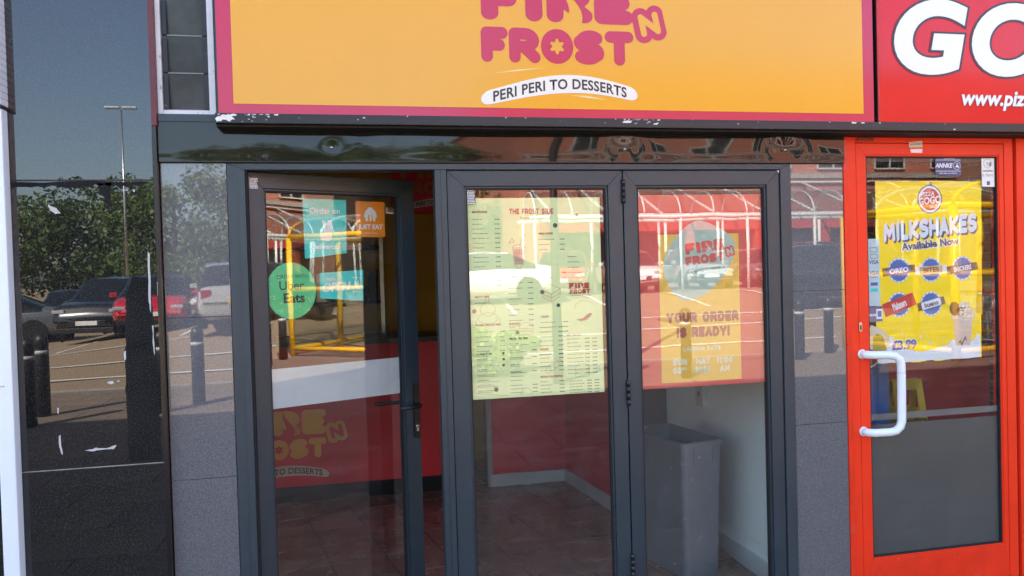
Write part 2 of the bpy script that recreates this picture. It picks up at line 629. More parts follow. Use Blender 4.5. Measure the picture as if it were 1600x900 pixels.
def contours(F, x0, y0, h):
    """zero contours of F (negative inside) on a grid"""
    ny, nx = F.shape
    F = np.where(F == 0, 1e-9, F)
    S = F < 0
    segs = {}
    a, b, c, d = S[:-1, :-1], S[:-1, 1:], S[1:, 1:], S[1:, :-1]
    code = a * 1 + b * 2 + c * 4 + d * 8
    T = {1: [(3, 0)], 2: [(0, 1)], 3: [(3, 1)], 4: [(1, 2)], 5: [(3, 2), (1, 0)], 6: [(0, 2)], 7: [(3, 2)], 8: [(2, 3)], 9: [(2, 0)], 10: [(0, 3), (2, 1)], 11: [(2, 1)], 12: [(1, 3)], 13: [(1, 0)], 14: [(0, 3)]}
    js, is_ = np.nonzero((code > 0) & (code < 15))

    def key(e, i, j):
        return ((0, i, j), (1, i + 1, j), (0, i, j + 1), (1, i, j))[e]

    def pt(k):
        t, i, j = k
        if t == 0:
            p, q = F[j, i], F[j, i + 1]
            return (x0 + (i + p / (p - q)) * h, y0 + j * h)
        p, q = F[j, i], F[j + 1, i]
        return (x0 + i * h, y0 + (j + p / (p - q)) * h)
    for j, i in zip(js.tolist(), is_.tolist()):
        for e1, e2 in T[int(code[j, i])]:
            segs[key(e1, i, j)] = key(e2, i, j)
    loops = []
    while segs:
        k0, k = segs.popitem()
        lp = [k0]
        while k != k0 and k in segs:
            lp.append(k)
            k = segs.pop(k)
        if len(lp) > 5:
            loops.append([pt(q) for q in lp])
    return loops


def bubble_field(s, r, gap, res, track=None, pad=0.3):
    x = 0.0
    items = []
    for ch in s:
        if ch == ' ':
            x += 0.6
            continue
        w, st = GLY[ch]
        items.append((x, w, st, ch))
        x += w + gap
    W = x - gap
    h = 1.0 / res
    X, Y = np.meshgrid(np.arange(-pad, W + pad, h), np.arange(-pad, 1 + pad, h))
    D = np.full(X.shape, 9.0)
    for x, w, st, ch in items:
        i0, i1 = max(0, int((x - 0.35 + pad) / h)), int((x + w + 0.35 + pad) / h)
        for p in st:
            q = [(x + r + (w - 2 * r) * a, r + (1 - 2 * r) * b) for a, b in p]
            D[:, i0:i1] = np.minimum(D[:, i0:i1], seg_dist(X[:, i0:i1], Y[:, i0:i1], q))
    return X, Y, D - r, W, h, items, pad


def bubble(s, r=0.15, gap=0.05, res=36):
    X, Y, F, W, h, it, pad = bubble_field(s, r, gap, res)
    return [[(px - W / 2, py) for px, py in lp] for lp in contours(F, -pad, -pad, h)], W


def bubble_text(name, s, hgt, u, v, y, m, parent, r=0.15, gap=0.05, res=36, rot=0.0, warp=None, width=None):
    lp, W = bubble(s, r, gap, res)
    k = hgt
    kx = (width / W) if width else hgt
    return shape(name, [[(px * kx, py * k) for px, py in l] for l in lp], u, v, y, m, parent, rot=rot, warp=warp)


def ell(X, Y, cx, cy, a, b):
    return (np.hypot((X - cx) / a, (Y - cy) / b) - 1) * min(a, b)


def logo_loops():
    """the two-line bubble word mark: returns loops of line one, line two (unit: width of line two = 1)"""
    # FROST
    X, Y, F, W, h, it, pad = bubble_field('FROST', 0.168, 0.030, 60)
    for x, w, st, ch in it:
        cx = x + w / 2
        if ch == 'O':
            F = np.minimum(F, ell(X, Y, cx, .5, w / 2 + .01, .5))
            th = np.arctan2(Y - .5, X - cx)
            star = np.hypot(X - cx, Y - .5) - (0.185 + 0.045 * np.cos(6 * (th - math.pi / 2)))
            F = np.maximum(F, -star)
    F = np.where(F > 0.02, F, F)
    L2 = [[((px - W / 2) / W, (py) / W) for px, py in l] for l in contours(F, -pad, -pad, h)]
    X, Y, F, W1, h, it, pad = bubble_field('FIRE', 0.168, 0.04, 60)
    for x, w, st, ch in it:
        if ch == 'R':      # a flame leaps up through the letter
            fl = np.maximum(np.abs(X - (x + w * .52) - 0.10 * np.sin((Y + .1) * 5)) - np.clip(0.17 * (1 - Y), 0.0, 0.2), -(Y + .2))
            F = np.maximum(F, -fl)
    L1 = [[((px - W1 / 2) / W * 1.50, 1.24 * (py) / W) for px, py in l] for l in contours(F, -pad, -pad, h)]
    return L1, L2


LOGO1, LOGO2 = logo_loops()


def n_badge():
    X, Y, F, W, h, it, pad = bubble_field('N', 0.10, 0, 60, pad=0.6)
    ring = F - 0.36
    body = np.maximum(ring, -(F - 0.11))
    letter = F
    return ([[(px - W / 2, py - .5) for px, py in l] for l in contours(ring, -pad, -pad, h)],
            [[(px - W / 2, py - .5) for px, py in l] for l in contours(F - 0.055, -pad, -pad, h)])


NRING, NLET = n_badge()


def pillf(x, W):
    t = x / W
    return 0.075 * W * (np.cos((t - 0.08) * 3.4) - 0.62)


def pill_loop(W, H):
    top, bot = [], []
    for k in range(25):
        t = -0.5 * math.cos(math.pi * k / 24)
        dd = min(1.0, (0.5 - abs(t)) * W / (H * 0.5))
        e = math.sqrt(max(0.0, 1 - (1 - dd) ** 2)) * (0.86 + 0.14 * math.cos(t * 5))
        x = t * W
        base = float(pillf(np.array(x), W))
        top.append((x, base + H / 2 * e))
        bot.append((x, base - H / 2 * e))
    return top + bot[::-1]


def logo(parent, cx, z, W, y, main, under, pill, ink, dy=0.0005, rot=0.0):
    """word mark with the second line's width W, its foot at z; y = surface, printed towards -Y"""
    k = W
    shape('logo_lettering', LOGO2, cx, z, y - dy, main, parent, scale=k)
    shape('logo_lettering', LOGO1, cx + 0.005 * W, z + 0.262 * W, y - dy, main, parent, scale=k)
    a = R(12)
    shape('logo_badge', NRING, cx + 0.612 * W, z + 0.272 * W, y - 1.6 * dy, main, parent, scale=0.132 * k, rot=a)
    shape('logo_badge_letter', NLET, cx + 0.612 * W, z + 0.272 * W, y - 2.2 * dy, under, parent, scale=0.132 * k, rot=a)
    PW = 1.03 * W
    shape('tagline_plate', [pill_loop(PW, 0.115 * W)], cx + 0.005 * W, z - 0.155 * W, y - dy, pill, parent)
    text('tagline', 'PERI PERI TO DESSERTS', 0.062 * W, cx + 0.005 * W, z - 0.155 * W - 0.031 * W, y - 2 * dy, ink, parent, bold=0.035, warp=lambda x: pillf(x, PW), sx=0.92, space=1.05)

# ================================================================== THE SETTING
def ground_z(x, y):
    s = min(1, max(0, (x + 9) / 8))
    s = s * s * (3 - 2 * s)
    return min(0.9, max(0.0, (-10 - y) * 0.1)) * s


def asphalt_mat():
    m = bpy.data.materials.new('warm_asphalt')
    m.use_nodes = True
    nt = m.node_tree
    b = nt.nodes['Principled BSDF']
    b.inputs['Roughness'].default_value = 0.85
    c = _ramp(nt, _noise(nt, 0.35, 6, 0.65), [(0.3, (0.20, 0.135, 0.080)), (0.7, (0.29, 0.20, 0.12))])
    c = _mix(nt, _ramp(nt, _noise(nt, 40, 3), [(0.35, (0, 0, 0)), (0.65, (1, 1, 1))]), c, (0.31, 0.22, 0.135))
    nt.links.new(c, b.inputs['Base Color'])
    return m


bm = B()
xs = [-400, -150, -60] + list(range(-40, 61, 2)) + [90, 150, 400]
ys = [-600, -300, -120, -80] + list(range(-60, -8, 2))
gv = [[bm.verts.new((x, y, ground_z(x, y))) for y in ys] for x in xs]
for i in range(len(xs) - 1):
    for j in range(len(ys) - 1):
        bm.faces.new((gv[i][j], gv[i + 1][j], gv[i + 1][j + 1], gv[i][j + 1]))
tag(obj('car_park', bm, asphalt_mat(), origin=(0, -10, 0), smooth=True), kind='structure')
PAVE = mat('pavement_slabs', (0.21, 0.155, 0.11), 0.85, var=0.2, scale=1.5, bump=0.3, bscale=200)
bm = B()
box(bm, -60, 60, -10.0, 0.3, -0.4, -0.012)
pv = tag(obj('pavement', bm, mat('paving_sand', (0.20, 0.15, 0.11), 0.9, var=0.2)), kind='structure')
_nt = PAVE.node_tree
_oi = _nt.nodes.new('ShaderNodeObjectInfo')
_old = _nt.nodes['Principled BSDF'].inputs['Base Color'].links[0].from_socket
_nt.links.new(_mix(_nt, 1.0, _old, _ramp(_nt, _oi.outputs['Random'], [(0.0, (0.78, 0.78, 0.80)), (1.0, (1.0, 0.97, 0.93))]), 'MULTIPLY'), _nt.nodes['Principled BSDF'].inputs['Base Color'])
sm_ = None
for i in range(17):
    for j in range(16):
        x, y = -6.2 + i * 0.9 + (0.45 if j % 2 else 0), -0.62 - j * 0.6
        if sm_ is None:
            o = obj('paving_slab', box(B(), 0, 0.892, 0, 0.592, -0.03, 0.0, 0.004), PAVE, None, origin=(0, 0, 0))
            sm_ = o.data
        else:
            o = bpy.data.objects.new('paving_slab', sm_)
            C.objects.link(o)
        o.parent = pv
        o.location = Vector((x, y, 0)) - org(pv)
for x0, x1 in ((-60, -6.21), (9.61, 60)):
    o = obj('paving_slab', box(B(), x0, x1, -9.99, -0.02, -0.03, -0.001), PAVE, pv)
    o['kind'] = 'stuff'
KERB = mat('concrete_kerb', (0.32, 0.30, 0.27), 0.85, var=0.15)
bm = B()
box(bm, -60, 60, -10.12, -10.0, -0.4, 0.006)
tag(obj('kerb', bm, KERB), kind='structure')
LINE = mat('white_road_paint', (0.70, 0.68, 0.62), 0.7, var=0.12, scale=20, dirt=(6, 0.6, (0.3, 0.26, 0.22)))
for k, (x0, y0, x1, y1) in enumerate([(-22, -11.3, -2.0, -11.0), (-22, -13.2, 1, -12.6), (-16, -15.6, 3, -15.4), (2, -10.9, 10, -11.2), (3.5, -12.6, 12, -13.6), (-22, -10.6, -6, -10.5), (6, -14.5, 20, -15.2)] +
                                    [(x, -16.0, x + 0.4, -21.5) for x in np.arange(-20.2, 24, 2.7)]):
    d = Vector((x1 - x0, y1 - y0, 0))
    n = Vector((-d.y, d.x, 0)).normalized() * 0.05
    bm = B()
    N = 14
    prev = None
    for i in range(N + 1):
        p = Vector((x0, y0, 0)) + d * (i / N)
        a, b_ = p + n, p - n
        va = bm.verts.new((a.x, a.y, ground_z(a.x, a.y) + 0.012))
        vb = bm.verts.new((b_.x, b_.y, ground_z(b_.x, b_.y) + 0.012))
        if prev:
            bm.faces.new((prev[0], prev[1], vb, va))
        prev = (va, vb)
    bmesh.ops.recalc_face_normals(bm, faces=bm.faces[:])
    for f in bm.faces:
        if f.normal.z < 0:
            f.normal_flip()
    tag(obj('road_marking', bm, LINE), kind='structure')

# ------------------------------------------------------------------ the shop building itself (carries the parapet that shades the pavement)
PLASTER = mat('grey_render', (0.30, 0.29, 0.27), 0.9, var=0.1)
BRK = brickmat('shop_row_brick', (0.20, 0.085, 0.055), (0.27, 0.12, 0.08), (0.35, 0.32, 0.28))
t = thing('shop_building', (0, 1, 0), 'brick shop parade above and behind the dark grey and red shop fronts', 'building')
obj('upper_wall', box(B(), -30, 30, 0.06, 9, 3.05, 8.0), BRK, t)
obj('roof', box(B(), -30.2, 30.2, -0.06, 9.2, 8.0, 8.15), KERB, t)
obj('wall', box(B(), -30, -2.75, 0.02, 9, 0, 3.05), BRK, t)
obj('wall', box(B(), 4.72, 30, 0.02, 9, 0, 3.05), BRK, t)
obj('wall', box(B(), -2.75, 4.72, 4.6, 9, 0, 3.05), BRK, t)
obj('party_wall', box(B(), -1.28, -1.20, 0.065, 4.6, 0, 3.05), PLASTER, t)
obj('party_wall', box(B(), 2.12, 2.34, 0.12, 4.6, 0, 3.05), PLASTER, t)
obj('ceiling_slab', box(B(), -2.75, 4.72, 0.06, 4.6, 2.62, 3.05), PLASTER, t)
obj('backing', box(B(), -0.50, 4.72, 0.02, 0.06, 2.17, 3.05), BLACKM, t)

# ------------------------------------------------------------------ black granite pillar
gp = thing('granite_pillar', (-1.04, 0.05, 0), 'black polished granite pillar with worn dark patch beside white downpipe', 'pillar')
PX0, PX1 = -1.345, -0.771
for z0, z1 in ((0.0, 0.943), (0.9465, 2.0815), (2.0865, 3.4)):
    obj('granite_panel', box(B(), PX0, PX1, -0.03, 0.0, z0, z1, 0.0012), GRANB, gp)
obj('backing', box(B(), PX0, PX1, 0.001, 0.06, 0, 3.4), BLACKM, gp)
MORT = mat('pale_joint_filler', (0.35, 0.35, 0.34), 0.9, var=0.3, scale=30)
obj('joint', box(B(), PX0, PX1, -0.0275, 0.0, 0.9425, 0.947), MORT, gp)
obj('joint', box(B(), PX0, PX1, -0.0270, 0.0, 2.081, 2.087), BLACKM, gp)
obj('corner_trim', box(B(), -0.7705, -0.754, -0.034, 0.02, 0, 2.30, 0.002), TRIM, gp)
MAROON = mat('maroon_trim', (0.12, 0.012, 0.015), 0.35, var=0.2)
obj('corner_trim', box(B(), -0.7705, -0.750, -0.034, 0.02, 2.302, 3.4, 0.002), MAROON, gp)
# matte worn patch with ragged edge, and torn scraps
random.seed(4)


def ragged(pts, amp, n=8, seed=1):
    rn = random.Random(seed)
    out = []
    for (ax, az), (bx, bz) in zip(pts, pts[1:] + pts[:1]):
        for k in range(n):
            t_ = k / n
            out.append((ax + (bx - ax) * t_ + rn.uniform(-amp, amp), az + (bz - az) * t_ + rn.uniform(-amp, amp)))
    return out


shape('worn_patch', [ragged([(-0.900, 0.955), (-0.905, 1.25), (-0.896, 1.52), (-0.89, 1.63), (-0.86, 1.70), (-0.80, 1.69), (-0.785, 1.45), (-0.779, 1.2), (-0.781, 0.955)], 0.004, 12, 3)], 0, 0, -0.0306, GRANW, gp)
shape('worn_patch', [ragged([(-0.975, 2.073), (-0.974, 2.03), (-0.955, 2.02), (-0.945, 1.97), (-0.935, 1.97), (-0.93, 2.05), (-0.925, 2.073)], 0.003, 6, 8)], 0, 0, -0.0306, GRANW, gp)
shape('worn_patch', [ragged([(-1.30, 2.079), (-1.29, 2.055), (-1.14, 2.062), (-1.06, 2.052), (-0.98, 2.066), (-0.87, 2.06), (-0.80, 2.068), (-0.79, 2.079)], 0.004, 8, 9)], 0, 0, -0.0306, GRANW, gp)
SCRAP = mat('white_paper_scrap', (0.52, 0.51, 0.49), 0.8, var=0.1, scale=40)
for i, pts in enumerate([[(-0.803, 1.80), (-0.796, 1.79), (-0.797, 1.62), (-0.800, 1.55), (-0.806, 1.60), (-0.804, 1.72)],
                         [(-0.796, 1.50), (-0.791, 1.50), (-0.791, 1.38), (-0.795, 1.40)],
                         [(-1.155, 1.075), (-1.148, 1.085), (-1.146, 1.04), (-1.142, 1.005), (-1.148, 1.01), (-1.154, 1.05)],
                         [(-1.06, 1.014), (-1.02, 1.022), (-0.985, 1.018), (-0.945, 1.028), (-0.955, 1.014), (-1.0, 1.012), (-1.03, 1.010)],
                         [(-0.885, 2.047), (-0.868, 2.047), (-0.868, 2.043), (-0.885, 2.043)], [(-0.85, 2.043), (-0.842, 2.047), (-0.844, 2.037)],
                         [(-1.16, 1.99), (-1.13, 1.975), (-1.115, 1.955), (-1.135, 1.953), (-1.152, 1.967)], [(-1.165, 2.01), (-1.161, 2.012), (-1.165, 1.985)],
                         [(-0.905, 1.395), (-0.899, 1.405), (-0.897, 1.37), (-0.904, 1.365)], [(-0.972, 1.28), (-0.95, 1.287), (-0.945, 1.277), (-0.96, 1.272)], [(-0.935, 1.285), (-0.925, 1.287), (-0.928, 1.278)],
                         [(-1.155, 1.19), (-1.149, 1.19), (-1.150, 1.165), (-1.154, 1.165)]]):
    shape('paper_scrap', [ragged(pts, 0.0015, 3, i)], 0, 0, -0.0312, SCRAP, gp)

# ------------------------------------------------------------------ white downpipe
dp = thing('downpipe', (-1.33, -0.06, 0), 'white plastic downpipe running down the left edge of the granite pillar', 'pipe')
obj('pipe', box(B(), -1.345, -1.288, -0.088, -0.031, 0.0, 2.352, 0.008), UPVC, dp)
bm = B()
for k in range(34):
    z = 2.365 + k * 0.026
    box(bm, -1.42, -1.285, -0.098, -0.03, z, z + 0.0245, 0.003)
obj('ribbed_cover', bm, WPAINT, dp)
obj('joint_collar', box(B(), -1.40, -1.284, -0.095, -0.030, 2.353, 2.362, 0.001), BLACKM, dp)
obj('clip', box(B(), -1.330, -1.312, -0.092, -0.088, 2.02, 2.03, 0.001), STEEL, dp)
obj('clip', box(B(), -1.330, -1.316, -0.092, -0.088, 1.29, 1.296, 0.001), STEEL, dp)

# ------------------------------------------------------------------ neighbouring window at the far left
wl = thing('shop_window', (-2.0, 0.05, 0), 'dark neighbouring shop window at the far left edge behind the downpipe', 'window')
obj('backing', box(B(), -2.74, -1.35, 0.30, 0.34, 0, 3.05), BLACKM, wl)
obj('stall_riser', box(B(), -2.74, -1.35, 0.0, 0.05, 0.0, 1.05, 0.003), GRANB, wl)
obj('glass_pane', box(B(), -2.74, -1.35, 0.01, 0.018, 1.052, 2.36), GLR, wl)
obj('header', box(B(), -2.74, -1.35, -0.01, 0.05, 2.362, 3.05, 0.003), WPAINT, wl)
YEL = mat('yellow_print', (0.78, 0.56, 0.008), 0.4, var=0.03)
pn = thing('notice', (-1.52, 0.03, 1.38), 'yellow notice in the dark window left of the downpipe', 'notice')
shape('sheet', [quad(0.30, 0.27)], -1.53, 1.565, 0.03, YEL, pn)
shape('band', [quad(0.30, 0.03)], -1.53, 1.475, 0.0296, DKTXT, pn)
text('lettering', 'O', 0.045, -1.40, 1.64, 0.0296, DKTXT, pn, bold=0.05)
CORAL = mat('coral_print', (0.62, 0.16, 0.12), 0.4, var=0.1, scale=30)
pn = thing('notice', (-1.52, 0.03, 1.15), 'coral pink patterned poster low in the dark window left of the downpipe', 'poster')
shape('sheet', [ragged([(-0.15, -0.13), (0.15, -0.13), (0.15, 0.07), (0.08, 0.12), (-0.1, 0.11), (-0.15, 0.08)], 0.004, 5, 3)], -1.53, 1.28, 0.03, CORAL, pn)
shape('ring', [circ(0.025, 18), circ(0.015, 18)], -1.41, 1.33, 0.0296, WHITE, pn)

# ------------------------------------------------------------------ louvre window above the cladding
lw_ = thing('louvre_window', (-0.64, 0.03, 2.33), 'narrow louvre window of grey glass slats in flaking white frame', 'window')
obj('frame', box(B(), -0.7495, -0.731, -0.006, 0.05, 2.355, 3.2, 0.002), WPAINTD, lw_)
obj('frame', box(B(), -0.552, -0.527, -0.006, 0.05, 2.355, 3.2, 0.002), WPAINTD, lw_)
obj('frame', box(B(), -0.7305, -0.5525, -0.004, 0.05, 2.355, 2.372, 0.002), WPAINTD, lw_)
obj('sill', box(B(), -0.7495, -0.524, -0.022, 0.05, 2.322, 2.353, 0.003), GREY2, lw_)
for k, z in enumerate((2.374, 2.526, 2.679, 2.832, 2.985)):
    bm = B()
    v = [(-0.730, 0.034, z - 0.004), (-0.553, 0.034, z - 0.004), (-0.553, 0.016, z + 0.150), (-0.730, 0.016, z + 0.150)]
    if k == 0:
        v = [(a, b_, max(c, 2.373)) for a, b_, c in v]
    A = [bm.verts.new(p) for p in v]
    D_ = [bm.verts.new((p[0], p[1] + 0.005, p[2])) for p in v]
    bm.faces.new(A); bm.faces.new(D_[::-1])
    for i in range(4):
        bm.faces.new((A[i], D_[i], D_[(i + 1) % 4], A[(i + 1) % 4]))
    bmesh.ops.recalc_face_normals(bm, faces=bm.faces[:])
    obj('glass_slat', bm, LOUV, lw_)
    obj('slat_edge', box(B(), -0.7092, -0.5745, 0.0105, 0.0145, z - 0.003, z + 0.002) if k else box(B(), -0.7092, -0.5745, 0.0105, 0.0145, z, z + 0.003), mat('pale_glass_edge', (0.20, 0.21, 0.22), 0.3), lw_)
    for xx in (-0.7295, -0.574):
        bm = B()
        prismv = [(xx, z + 0.002), (xx + 0.020, z + 0.002), (xx + 0.020, z + 0.140), (xx, z + 0.140)]
        prism(bm, prismv, 0.008, 0.013, 0.001)
        obj('slat_clip', bm, BLACKM, lw_)
obj('backing', box(B(), -0.7495, -0.527, 0.052, 0.08, 2.322, 3.2), BLACKM, lw_)
obj('side_reveal', box(B(), -0.5265, -0.502, 0.0, 0.05, 2.322, 3.2), TRIM, lw_)

# ------------------------------------------------------------------ orange fascia sign
sg = thing('shop_sign', (0.97, -0.06, 2.34), 'orange shop fascia sign with crimson border and bubble lettering', 'sign')
SX0, SX1, SZ0, SZ1, SY = -0.500, 2.446, 2.338, 3.12, -0.12
obj('sign_box', box(B(), SX0, SX1, SY + 0.002, 0.015, SZ0, SZ1), BLACKM, sg)


def wavy_sheet(x0, x1, z0, z1, y, amp, nx=60, nz=10, seed=0):
    bm = B()
    rn = np.random.RandomState(seed)
    ph = rn.uniform(0, 6, 6)
    vv = []
    for i in range(nx + 1):
        for j in range(nz + 1):
            x = x0 + (x1 - x0) * i / nx
            z = z0 + (z1 - z0) * j / nz
            d = amp * (math.sin(x * 2.3 + ph[0]) + 0.6 * math.sin(x * 5.1 + z * 3 + ph[1]) + 0.4 * math.sin(x * 9 - z * 2 + ph[2]) + 0.4 * math.sin(z * 6 + ph[3]))
            e = min(1, (x - x0) * 12, (x1 - x) * 12)
            vv.append(bm.verts.new((x, y - abs(amp) * 2.6 * 0 + d * e, z)))
    for i in range(nx):
        for j in range(nz):
            a = i * (nz + 1) + j
            bm.faces.new((vv[a], vv[a + nz + 1], vv[a + nz + 2], vv[a + 1]))
    return bm


obj('border', wavy_sheet(SX0, SX1, SZ0, SZ1, SY, 0.0003, seed=2), PINK, sg, smooth=True)
obj('face_panel', wavy_sheet(-0.442, 2.389, 2.376, 3.08, SY - 0.0016, 0.0003, seed=2), ORANGE, sg, smooth=True)
logo(sg, 0.905, 2.570, 0.683, SY - 0.0028, PINK, ORANGE, CREAM, DKTXT)
shape('swoosh', [[(-0.11, -0.012), (0.0, 0.008), (0.12, 0.018), (0.0, 0.001)]], 0.72, 2.533, SY - 0.0034, YCREAM, sg)
shape('swoosh', [[(-0.08, 0.004), (0.0, 0.002), (0.09, -0.014), (0.0, -0.008)]], 1.03, 2.432, SY - 0.0034, YCREAM, sg)
obj('seam', box(B(), 0.8965, 0.8975, SY - 0.0021, SY, 2.376, 2.40), PINK, sg)

# ------------------------------------------------------------------ red neighbour sign
rs = thing('shop_sign', (4.0, -0.06, 2.34), 'glossy red fascia sign with big white outlined letters and web address', 'sign')
RX0, RX1 = 2.466, 5.6
obj('sign_box', box(B(), RX0, RX1, SY + 0.002, 0.015, SZ0, SZ1), BLACKM, rs)
obj('face_panel', wavy_sheet(RX0 + 0.004, RX1, SZ0 + 0.002, SZ1, SY, 0.00025, seed=5), RSIGN, rs, smooth=True)
obj('edge_trim', box(B(), RX0 - 0.001, RX0 + 0.010, SY - 0.006, SY, SZ0 + 0.002, SZ1, 0.002), mat('red_edge_trim', (0.45, 0.01, 0.012), 0.35, var=0.25, scale=40), rs)
text('lettering_outline', 'GOGO', 0.325, 2.525, 2.592, SY - 0.002, DKTXT, rs, bold=0.092, align='LEFT', shear=0.18, space=1.12, sx=1.17)
text('lettering', 'GOGO', 0.325, 2.525, 2.592, SY - 0.003, WHITE, rs, bold=0.060, align='LEFT', shear=0.18, space=1.12, sx=1.17)
text('web_address_shadow', 'www.pizzagogo.co.uk', 0.072, 2.927, 2.425, SY - 0.002, DKTXT, rs, bold=0.045, align='LEFT', shear=0.22)
text('web_address', 'www.pizzagogo.co.uk', 0.072, 2.923, 2.428, SY - 0.0028, WHITE, rs, bold=0.045, align='LEFT', shear=0.22)

# gap strip between the signs and the long black lip under both
lp = thing('sign_ledge', (2.4, -0.06, 2.29), 'long chipped black metal ledge running under both fascia signs', 'ledge')
obj('ledge_bar', box(B(), -0.513, 5.6, -0.132, 0.018, 2.297, 2.3365, 0.003), BLACKM, lp)
obj('drip_edge', box(B(), -0.513, 5.6, -0.105, 0.018, 2.288, 2.2965), RUBBER, lp)
obj('sign_joint', box(B(), 2.4475, 2.4645, -0.10, 0.0, 2.337, 3.12), BLACKM, lp)
CHIP = mat('bare_white_primer', (0.75, 0.74, 0.70), 0.7, var=0.1, scale=60)
rn = random.Random(11)
shape('paint_chip', [ragged([(-0.508, 2.300), (-0.508, 2.318), (-0.47, 2.333), (-0.43, 2.331), (-0.45, 2.322), (-0.44, 2.312), (-0.46, 2.303), (-0.48, 2.309)], 0.004, 5, 7)], 0, 0, -0.1326, CHIP, lp)
for k in range(64):
    u = rn.choice([rn.uniform(-0.45, 5.0), rn.gauss(1.25, 0.07), rn.gauss(-0.38, 0.06)])
    v = rn.choice([2.333, 2.332, rn.uniform(2.305, 2.33)])
    s_ = rn.uniform(0.0012, 0.0035) * (1.8 if rn.random() < 0.12 else 1)
    shape('paint_chip', [ragged([(-s_ * rn.uniform(.8, 2.2), -s_ * .5), (s_, -s_ * .6), (s_ * rn.uniform(.8, 2), s_ * .6), (-s_, s_ * .5)], s_ * 0.3, 3, k)], u, v - s_ * 0.3, -0.1326, CHIP, lp)
shape('paint_chip', [ragged([(-0.02, -0.006), (0.018, -0.005), (0.024, 0.004), (-0.014, 0.006)], 0.002, 4, 77)], 1.205, 2.322, -0.1327, CHIP, lp)
shape('paint_chip', [ragged([(-0.014, -0.004), (0.012, -0.003), (0.012, 0.003), (-0.012, 0.004)], 0.0015, 4, 78)], 2.33, 2.331, -0.1327, CHIP, lp)

# ------------------------------------------------------------------ dark polished lintel, dented round its fixings
LX0, LX1, LZ0, LZ1 = -0.752, 2.357, 2.163, 2.322
DENTS = [(-0.07, 2.222, 0.0014, 0.030), (1.235, 2.222, 0.0045, 0.075), (2.045, 2.222, 0.0065, 0.085), (0.06, 2.24, -0.0012, 0.05)]


def lin_y(x, z):
    d = 0.0008 * math.sin(x * 3.1) + 0.0005 * math.sin(x * 7.7 + z * 20)
    for cx, cz, a, s_ in DENTS:
        d += a * math.exp(-((x - cx) ** 2 + ((z - cz) * 1.3) ** 2) / (s_ * s_))
    d += 0.0012 * math.exp(-((z - LZ0) / 0.03) ** 2)
    return -0.016 + d


lt = thing('lintel_panel', (0.8, 0, 2.163), 'dark mirror-polished lintel panel with dented fixings above the folding doors', 'panel')
bm = B()
nx, nz = 300, 18
vv = [[bm.verts.new((LX0 + (LX1 - LX0) * i / nx, lin_y(LX0 + (LX1 - LX0) * i / nx, LZ0 + (LZ1 - LZ0) * j / nz), LZ0 + (LZ1 - LZ0) * j / nz)) for j in range(nz + 1)] for i in range(nx + 1)]
for i in range(nx):
    for j in range(nz):
        bm.faces.new((vv[i][j], vv[i + 1][j], vv[i + 1][j + 1], vv[i][j + 1]))
obj('face_sheet', bm, LINT, lt, smooth=True)
obj('backing', box(B(), LX0, LX1, -0.002, 0.019, LZ0, LZ1), BLACKM, lt)
obj('lower_lip', box(B(), LX0, LX1, -0.018, 0.0, 2.1585, 2.1625), BLACKM, lt)
for cx, cz in ((-0.07, 2.222), (1.235, 2.222), (2.045, 2.222)):
    bm = B()
    yy = lin_y(cx, cz)
    lathe(bm, [(0.007, 0.002), (0.007, -0.001), (0.004, -0.0035), (0.0005, -0.004)], cx, yy, cz, 14, 'y')
    obj('fixing_screw', bm, STEEL, lt)

# ------------------------------------------------------------------ grey polished cladding strips either side
for nm, x0, x1, zs in (('left', -0.752, -0.4965, (0.0, 0.858, 1.525, 2.157)), ('right', 2.0735, 2.3575, (0.0, 0.895, 1.543, 2.157))):
    lab = 'grey polished stone cladding strip between granite pillar and folding doors' if nm == 'left' else 'grey polished stone cladding strip between folding doors and red door'
    t = thing('cladding_strip', ((x0 + x1) / 2, 0.01, 0), lab, 'cladding', 'grey cladding strips beside the folding doors')
    for a, b_ in zip(zs, zs[1:]):
        obj('cladding_panel', box(B(), x0 + 0.001, x1 - 0.001, 0.0, 0.02, a + 0.001, b_ - 0.001, 0.0008), GRANG, t)
    obj('backing', box(B(), x0, x1, 0.0205, 0.05, 0, 2.157), BLACKM, t)

# ------------------------------------------------------------------ folding door frame
ff = thing('door_frame', (0.79, 0.03, 0), 'anthracite metal outer frame of the three-leaf folding doors', 'door frame')
FZ = 2.1555
prf = [(-0.4945, 0.0), (-0.4245, 0.0), (-0.4245, 2.1295), (-0.4945, FZ)]
obj('jamb', prism(B(), prf, -0.006, 0.09, 0.002), GREY2, ff)
obj('jamb', prism(B(), [(2.018, 0.0), (2.0725, 0.0), (2.0725, FZ), (2.018, 2.1295)], -0.006, 0.09, 0.002), GREY2, ff)
obj('head', prism(B(), [(-0.4942, FZ + 0.0002), (-0.4242, 2.1298), (2.0178, 2.1298), (2.0722, FZ + 0.0002)], -0.006, 0.09, 0.002), GREY2, ff)
obj('jamb_step', box(B(), -0.452, -0.4243, -0.010, -0.0062, 0.0, 2.1292, 0.0012), GREY2, ff)
obj('mullion', box(B(), 0.363, 0.4135, -0.002, 0.088, 0.04, 2.129, 0.002), GREY, ff)
obj('mullion_step', box(B(), 0.389, 0.4130, -0.006, -0.0022, 0.04, 2.1285, 0.001), GREY, ff)
obj('threshold', box(B(), -0.424, 2.0175, 0.0, 0.09, 0.0, 0.038, 0.003), STEEL, ff)
obj('weather_seal', box(B(), -0.4240, -0.4165, 0.004, 0.085, 0.04, 2.129), RUBBER, ff)
obj('weather_seal', box(B(), 2.0125, 2.0175, 0.004, 0.06, 0.04, 2.129), RUBBER, ff)
obj('weather_seal', box(B(), 0.4137, 2.0123, 0.012, 0.06, 2.1245, 2.129), RUBBER, ff)
